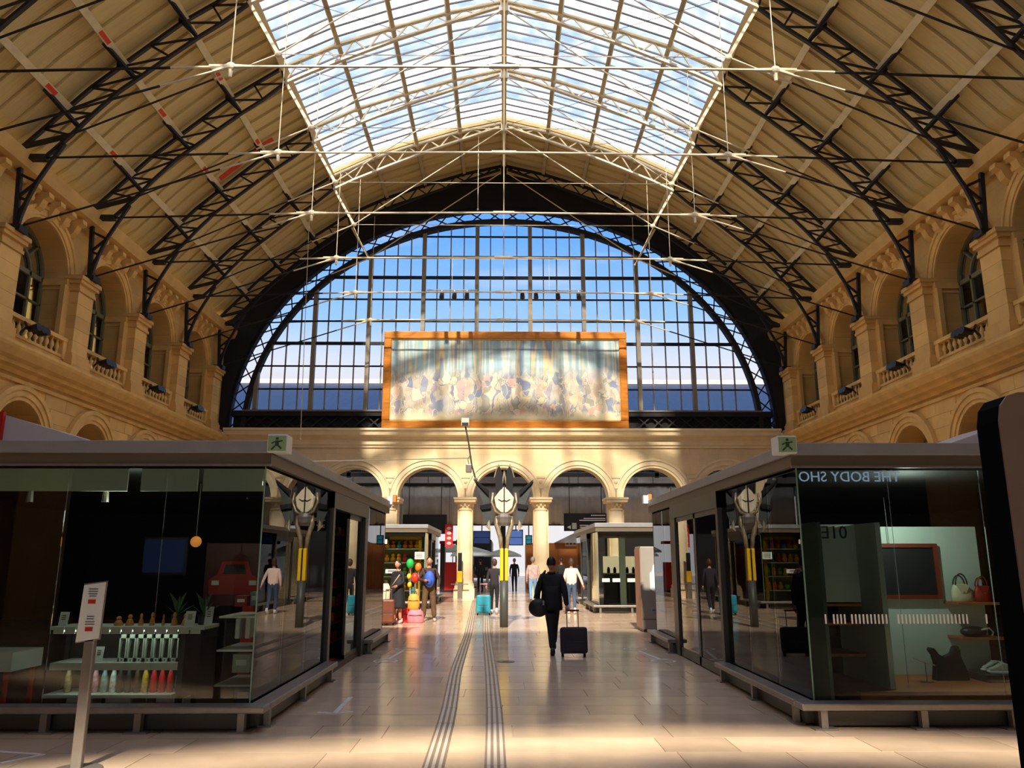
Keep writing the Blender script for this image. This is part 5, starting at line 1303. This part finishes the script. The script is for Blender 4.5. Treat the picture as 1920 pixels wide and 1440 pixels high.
def person(label, loc, rz, top, leg, shoe, hair, pose={}, radii={}, scale=1.0, head_turn=0, hair_len=0, group=None, grip=()):
    root = thing('person', label, 'person', loc, rz, group); root.scale = (scale,)*3
    J = {k:(Vector(pose.get(k, v[0])), radii.get(k, v[1])) for k, v in BASE.items()}
    names = list(J); idx = {n:i for i,n in enumerate(names)}
    me = bpy.data.meshes.new('sk'); me.from_pydata([J[n][0] for n in names], [(idx[a],idx[b]) for a,b,_ in BONES], [])
    o = bpy.data.objects.new('sk', me); COL.objects.link(o)
    o.modifiers.new('s','SKIN'); sv_ = me.skin_vertices[0].data
    for i, n in enumerate(names): sv_[i].radius = J[n][1]
    sv_[idx['pel']].use_root = True
    sb_ = o.modifiers.new('u','SUBSURF'); sb_.levels = 2
    dg = bpy.context.evaluated_depsgraph_get(); ev = bpy.data.meshes.new_from_object(o.evaluated_get(dg))
    bpy.data.objects.remove(o)
    g = MB(); vs = [v.co.copy() for v in ev.vertices]
    for p in ev.polygons:
        c = p.center; best = None
        for a, b, k in BONES:
            A, B = J[a][0], J[b][0]; d = B-A; t = max(0, min(1, (c-A).dot(d)/d.length_squared)); q = A+d*t
            r = max(J[a][1][0]*(1-t)+J[b][1][0]*t, .02)
            dd = (c-q).length - r*.6
            if best is None or dd < best[0]: best = (dd, k)
        k = best[1]
        if k == 'top' and c.z < .93 and abs(c.x) < .15: k = 'leg'
        g.f.append(tuple(p.vertices)); g.m.append(MI[k])
    g.v = [tuple(v) for v in vs]; bpy.data.meshes.remove(ev)
    # head with features
    hp = J['hed'][0]; T = Matrix.Translation(hp) @ Matrix.Rotation(head_turn,4,'Z')
    h = MB(); h.ball((0,.015,.10),(.078,.098,.118),16,12)
    for i, v in enumerate(h.v):
        x,y,z = v
        if z < .06: x *= 1-(.06-z)*2.2
        if y > .06 and abs(x) < .02 and .05 < z < .12: y += .022*(1-abs(x)/.02)
        h.v[i] = (x,y,z)
    h.m = [MI['skin']]*len(h.f)
    h.tube([(0,.10,.115),(0,.128,.085),(0,.112,.075)],[.009,.014,.012],6,MI['skin'])
    for s_ in (-1,1):
        h.ball((s_*.030,.100,.115),(.013,.010,.008),8,5,MI['eye']); h.ball((s_*.080,.005,.10),(.012,.022,.030),8,6,MI['skin'])
    h.ball((0,.103,.045),(.024,.010,.008),8,5,MI['lip'])
    g.add([T @ Vector(v) for v in h.v], [], 0); o0 = len(g.v)-len(h.v)
    for f, m_ in zip(h.f, h.m): g.f.append(tuple(i+o0 for i in f)); g.m.append(m_)
    # hands
    for s_, e, w in ((-1,'elL','wrL'),(1,'elR','wrR')):
        W_ = J[w][0]; d = (W_-J[e][0]).normalized(); side = Vector((0,1,0)); side = (side-d*side.dot(d)).normalized(); nrm = d.cross(side)*s_
        pc_ = W_ + d*.05
        g.tube([W_-d*.01, W_+d*.03, W_+d*.085],[.026,.036,.034],8,MI['skin'])
        curl = .9 if w in grip else .35
        for q in range(4):
            b0 = W_+d*.08+side*(.027-.018*q); L = [.036,.042,.039,.030][q]
            b1 = b0+d*L*math.cos(curl*.6)-nrm*L*math.sin(curl*.6); b2 = b1+d*L*math.cos(curl*1.5)-nrm*L*math.sin(curl*1.5)
            g.tube([b0,b1,b2],[.0095,.009,.007],6,MI['skin'])
        t0 = W_+d*.03+side*.03; t1 = t0+d*.03+side*.022-nrm*.01; t2 = t1+d*.028+side*.004-nrm*.012
        g.tube([t0,t1,t2],[.012,.0105,.008],6,MI['skin'])
    # shoes
    for kn, an_ in (('knL','anL'),('knR','anR')):
        A = J[an_][0]; d = (A-J[kn][0]).normalized(); fw = Vector((0,1,0)); fw = (fw-d*fw.dot(d)).normalized()
        if d.z > -.85: fw = (fw*.6 + Vector((0,.3,-.5))*.4).normalized()
        up_ = -d
        g.tube([A+up_*.03-fw*.05, A-up_*.045-fw*.045, A-up_*.055+fw*.06, A-up_*.062+fw*.15, A-up_*.07+fw*.19],[.04,.046,.047,.042,.022],10,MI['shoe'])
    b = g.build('body', [top, leg, SKIN, shoe, EYE, LIP], root, True)
    hr = MB(); hr.ball((0,-.008,.125),(.088,.104,.112),16,12)
    keep = []
    for f in hr.f:
        c = sum((Vector(hr.v[i]) for i in f), Vector())/len(f)
        if c.z > .165 or (c.y < .03 and c.z > .06 - hair_len): keep.append(f)
    if hair_len: hr.v = [(x, y, z - (hair_len if z < .08 and y < .03 else 0)) for x,y,z in hr.v]
    hr.f = keep; hr.m = [0]*len(keep); hr.v = [tuple(T @ Vector(v)) for v in hr.v]
    hr.build('hair', hair, root, True)
    return root
def suitcase(label, loc, w, d, h, m, rz=0, tilt=0, handle=.4, hm=None, wheels=2):
    s = thing('suitcase', label, 'suitcase', loc, rz); s.rotation_euler = (tilt, 0, rz)
    MB().box(-w/2,w/2,-d/2,d/2,.06,.06+h).build('shell', m, s, bevel=min(w,d)*.16)
    MB().box(-w*.40,w*.40,-d/2-.02,-d/2+.01,.10,.06+h*.42).build('front_pocket', m, s, bevel=.015)
    if handle: MB().tube([(-w*.22,d*.3,.06+h),(-w*.22,d*.3,.06+h+handle)],.009,6).tube([(w*.22,d*.3,.06+h),(w*.22,d*.3,.06+h+handle)],.009,6).build('handle_rods', M['steel'], s); MB().tube([(-w*.26,d*.3,.06+h+handle),(w*.26,d*.3,.06+h+handle)],.018,8).build('grip', hm or M['black'], s)
    for x in (-1,1): MB().tube([(x*w*.42-.02,d*.3,.04),(x*w*.42+.02,d*.3,.04)],.04,10).build('wheel', M['black'], s)
    MB().box(-w*.36,w*.36,-d/2-.026,-d/2-.018,.06+h*.42,.06+h*.44).build('zip', M['kpost'], s)
    return s
BLK = mat('black_suit', (.008,.008,.010), .75)
# 1 the man with the rolling case
man = person('man in black suit walking away pulling a dark suitcase', (.92,15.4,0), 0, BLK, BLK, M['black'], HAIR_D,
  pose={'elL':(-.27,-.02,1.13),'wrL':(-.25,.12,.92),'elR':(.245,-.08,1.13),'wrR':(.275,-.13,.88),'hiR':(.07,.03,.88),'knR':(.06,.22,.53),'anR':(.05,.30,.16),'hiL':(-.055,0,.88),'knL':(-.02,-.04,.49),'anL':(.0,-.12,.10)},
  radii={'che':(.215,.15),'wai':(.185,.135),'pel':(.175,.13),'shL':(.085,.085),'shR':(.085,.085),'elL':(.065,.065),'elR':(.065,.065),'wrL':(.045,.045),'wrR':(.045,.045),'hiL':(.10,.11),'hiR':(.10,.11),'knL':(.075,.078),'knR':(.075,.078),'anL':(.055,.06),'anR':(.055,.06)}, scale=1.0, grip=('wrR',))
jk = MB().lathe([(.20,.80),(.205,.84),(.20,.98),(.19,1.12),(.20,1.24)], n=20, sy=.72).build('jacket_skirt', BLK, man, True)
MB().lathe([(.075,1.455),(.085,1.47),(.075,1.50)], n=14).build('collar', BLK, man, True)
sbag = thing('shoulder_bag', 'round black shoulder bag on the hip of the suited man', 'bag', (.64,15.32,.66))
MB().ball((.03,0,.19),(.19,.10,.17),16,10).build('body', M['black'], sbag, True); MB().tube([(-.05,.0,.36),(.02,-.14,.62),(.10,-.12,.80),(.16,.02,.86),(.12,.14,.7),(.0,.12,.36)],.018,6).build('strap', M['black'], sbag, True); MB().box(.10,.13,-.13,-.11,.24,.32).build('buckle', M['steel'], sbag)
suitcase('dark plum rolling suitcase pulled by the suited man', (1.30,15.05,.0), .48,.26,.46, mat('plum_nylon', srgb(44,34,44), .7, var=.1, vscale=8), .06, -.12, .30, M['dred'])
# 2 woman in a white jumper, 3 dark figure, 4 man in a checked shirt
JEAN = cloth(srgb(64,84,112)); LJEAN = cloth(srgb(120,160,196)); WHT = cloth(srgb(240,214,200),.04)
walk = {'knL':(-.09,.10,.51),'anL':(-.09,.10,.10),'knR':(.09,-.02,.50),'anR':(.08,-.22,.14)}
walk2 = {'knR':(.09,.10,.51),'anR':(.09,.10,.10),'knL':(-.09,-.02,.50),'anL':(-.08,-.20,.13)}
slim = {'che':(.15,.10),'wai':(.125,.09),'pel':(.15,.11),'shL':(.06,.06),'shR':(.06,.06)}
person('woman in white jumper and blue jeans walking away', (2.27,26.9,0), 0, WHT, JEAN, M['white'], HAIR_B, {**walk,'elR':(.30,-.03,1.12),'wrR':(.38,.0,.90)}, {**slim,'wai':(.165,.125),'che':(.175,.12)}, 1.0, 0, .06)
person('dark clothed person standing before the orange booth', (2.85,39.5,0), .3, BLK, BLK, M['black'], HAIR_D, {}, {'che':(.22,.15),'wai':(.22,.15)}, 1.02)
check = cloth(srgb(186,160,152),.25)
person('man in a checked shirt and pale blue jeans walking away', (1.22,33.0,0), 0, check, LJEAN, cloth(srgb(110,70,50)), HAIR_G, walk2, {'che':(.20,.14),'wai':(.19,.14)}, 1.04)
# 5 person half hidden by the pole with a turquoise case
person('dark clothed person with white shoes half behind the sculpture pole', (-.28,26.9,0), 0, cloth(srgb(40,32,36)), cloth(srgb(24,22,24)), M['white'], HAIR_B, {**walk,'wrL':(-.26,-.10,.90)}, {}, .99, 0, .03, None, ('wrL',))
suitcase('turquoise suitcase beside the sculpture pole', (-.62,26.2,0), .46,.28,.56, mat('turquoise_shell', srgb(40,150,170), .45), 0, -.08, .35, mat('pink_grip', srgb(220,160,180), .5))
# 6 woman in a black coat, 7 man with a blue rucksack worn in front
wmn = person('woman in a long black coat standing behind the left kiosk corner', (-2.95,22.9,0), 2.6, BLK, SKIN, cloth(srgb(230,200,190)), HAIR_D, {'elL':(-.25,.06,1.14),'wrL':(-.14,.22,1.05)}, {**slim,'che':(.19,.13)}, .97, 0, .08)
MB().lathe([(.27,.42),(.26,.48),(.23,.8),(.19,1.05),(.2,1.3)], n=20, sy=.75).build('coat_skirt', BLK, wmn, True)
MB().tube([(-.16,.13,1.36),(-.02,.15,1.18),(.12,.14,1.02)],.016,6).build('bag_strap', cloth(srgb(200,160,130)), wmn, True)
BRN = cloth(srgb(70,46,42)); KHK = cloth(srgb(96,70,44),.2)
bpm = person('man in brown jacket facing the camera with a blue rucksack on his chest', (-2.15,23.7,0), PI+.15, BRN, KHK, cloth(srgb(190,170,150)), HAIR_D, {'elR':(.30,.02,1.15),'wrR':(.14,.26,1.12),'elL':(-.30,-.04,1.14),'wrL':(-.26,.08,.92),'knR':(.12,.02,.5),'anR':(.14,0,.1),'knL':(-.13,.02,.5),'anL':(-.17,.02,.1)}, {'che':(.21,.14),'wai':(.19,.13),'hiL':(.11,.11),'hiR':(.11,.11),'knL':(.085,.085),'knR':(.085,.085),'anL':(.07,.07),'anR':(.07,.07)}, 1.02)
rs = thing('rucksack', 'bright blue rucksack on the chest of the man in brown', 'rucksack', (-2.12,23.48,.98))
MB().ball((0,0,.2),(.15,.09,.24),14,10).build('pack', mat('blue_nylon', srgb(52,92,190), .6), rs, True)
for s_ in (-1,1): MB().tube([(s_*.10,-.02,.40),(s_*.15,.12,.46),(s_*.16,.26,.36)],.018,6).build('strap', M['black'], rs, True)
MB().ball((0,-.07,.12),(.09,.04,.09),10,8).build('front_pocket', mat('blue_nylon_dark', srgb(40,74,160), .6), rs, True)
# luggage pile
suitcase('brown suitcase standing at the left kiosk end', (-3.10,22.2,0), .34,.28,.62, mat('brown_leather', srgb(112,60,36), .5, var=.15), .1, 0, .25)
def softbag(name, label, cat, loc, w, d, h, m, straps=True):
    b = thing(name, label, cat, loc); g = MB().lathe([(.42,0),(.5,.08),(.5,.5),(.44,.82),(.28,1.0)], n=16, sx=w, sy=d); g.v = [(x,y,z*h) for x,y,z in g.v]; g.build('body', m, b, True)
    if straps: MB().tube([(-w*.25,0,h*.95),(-w*.18,0,h*1.15),(w*.18,0,h*1.15),(w*.25,0,h*.95)],.014,6).build('handle', M['black'], b, True)
    MB().tube([(-w*.4,-d*.42,h*.6),(0,-d*.52,h*.56),(w*.4,-d*.42,h*.6)],.008,5).build('seam', M['kpost'], b, True); return b
softbag('rucksack','orange rucksack resting on the pink bag by the woman in black','rucksack',(-2.52,23.15,.36),.34,.22,.42,mat('orange_nylon',srgb(244,160,60),.6))
softbag('travel_bag','pink and grey travel bag on the floor beside the man in brown','bag',(-2.45,23.1,0),.48,.28,.36,mat('pink_canvas',srgb(222,130,140),.6,var=.3,vscale=6))
softbag('travel_bag','red bag on the floor at the feet of the woman in black','bag',(-2.82,23.25,0),.40,.3,.40,mat('red_canvas',srgb(220,36,40),.6))
softbag('shopping_bag','cream bag with red bottom hanging beside the woman in black','bag',(-3.28,22.75,.62),.30,.2,.46,mat('cream_bag',srgb(236,214,176),.6),True)
softbag('travel_bag','black bag standing below the cream one by the brown suitcase','bag',(-3.32,22.8,0),.34,.3,.60,M['black'],True)
umb_c = [srgb(40,190,80),srgb(250,200,40),srgb(240,60,40),srgb(250,130,40),srgb(244,220,60)]
for i, (x, z, r, lb) in enumerate(((-2.70,1.62,.14,'green balloon-shaped item between the two standing travellers'),(-2.55,1.22,.14,'red and orange balloon-shaped item beside the man in brown'),(-2.46,1.52,.12,'yellow balloon-shaped item between the green and red ones'),(-2.72,1.26,.08,'pale yellow balloon-shaped item below the red one'),(-2.70,1.02,.08,'small golden balloon-shaped item lowest of the bunch'))):  # balloon shapes stand in for unidentified colourful items
    b = thing('balloon', lb, 'balloon', (x,23.6,z), group='bunch of balloon-shaped items'); MB().ball((0,0,0),(r*.8,r*.8,r),12,10).build('envelope', mat('colourful_item_skin', [umb_c[0],umb_c[2],umb_c[3],umb_c[4],umb_c[1]][i], .35), b, True); MB().tube([(0,0,-r),(.02,0,-r-.15),(.05,0,.45-z)],.004,5).build('string', M['white'], b)  # named for the shape; the items are unidentified
sc3 = thing('striped_tube', 'tall rolled green and orange cloth beside the man in brown', 'cloth roll', (-2.56,23.75,.0)); MB().tube([(-.05,0,0),(-.05,0,.95)],.055,10).build('green_roll', mat('green_cloth',srgb(70,120,110),.7), sc3); MB().tube([(.06,0,0),(.06,0,.90)],.04,10).build('orange_roll', mat('orange_roll',srgb(240,170,80),.7), sc3)
# distant walkers
person('distant dark walker left of the sculpture pole', (-1.25,45.0,0), .2, BLK, BLK, M['black'], HAIR_D, walk, {}, 1.0)
person('distant walker in grey left of the pole', (-1.9,47.5,0), -.2, cloth(srgb(70,70,76)), BLK, M['black'], HAIR_B, walk2, {}, 1.0)
person('distant dark walker right of the sculpture pole', (.65,46.0,0), PI, BLK, cloth(srgb(30,34,46)), M['black'], HAIR_D, walk, {}, 1.02)
person('distant walker in a dark coat beyond the red banner', (-2.2,49.0,0), 0, cloth(srgb(50,40,40)), BLK, M['black'], HAIR_D, walk2, {}, 1.0)
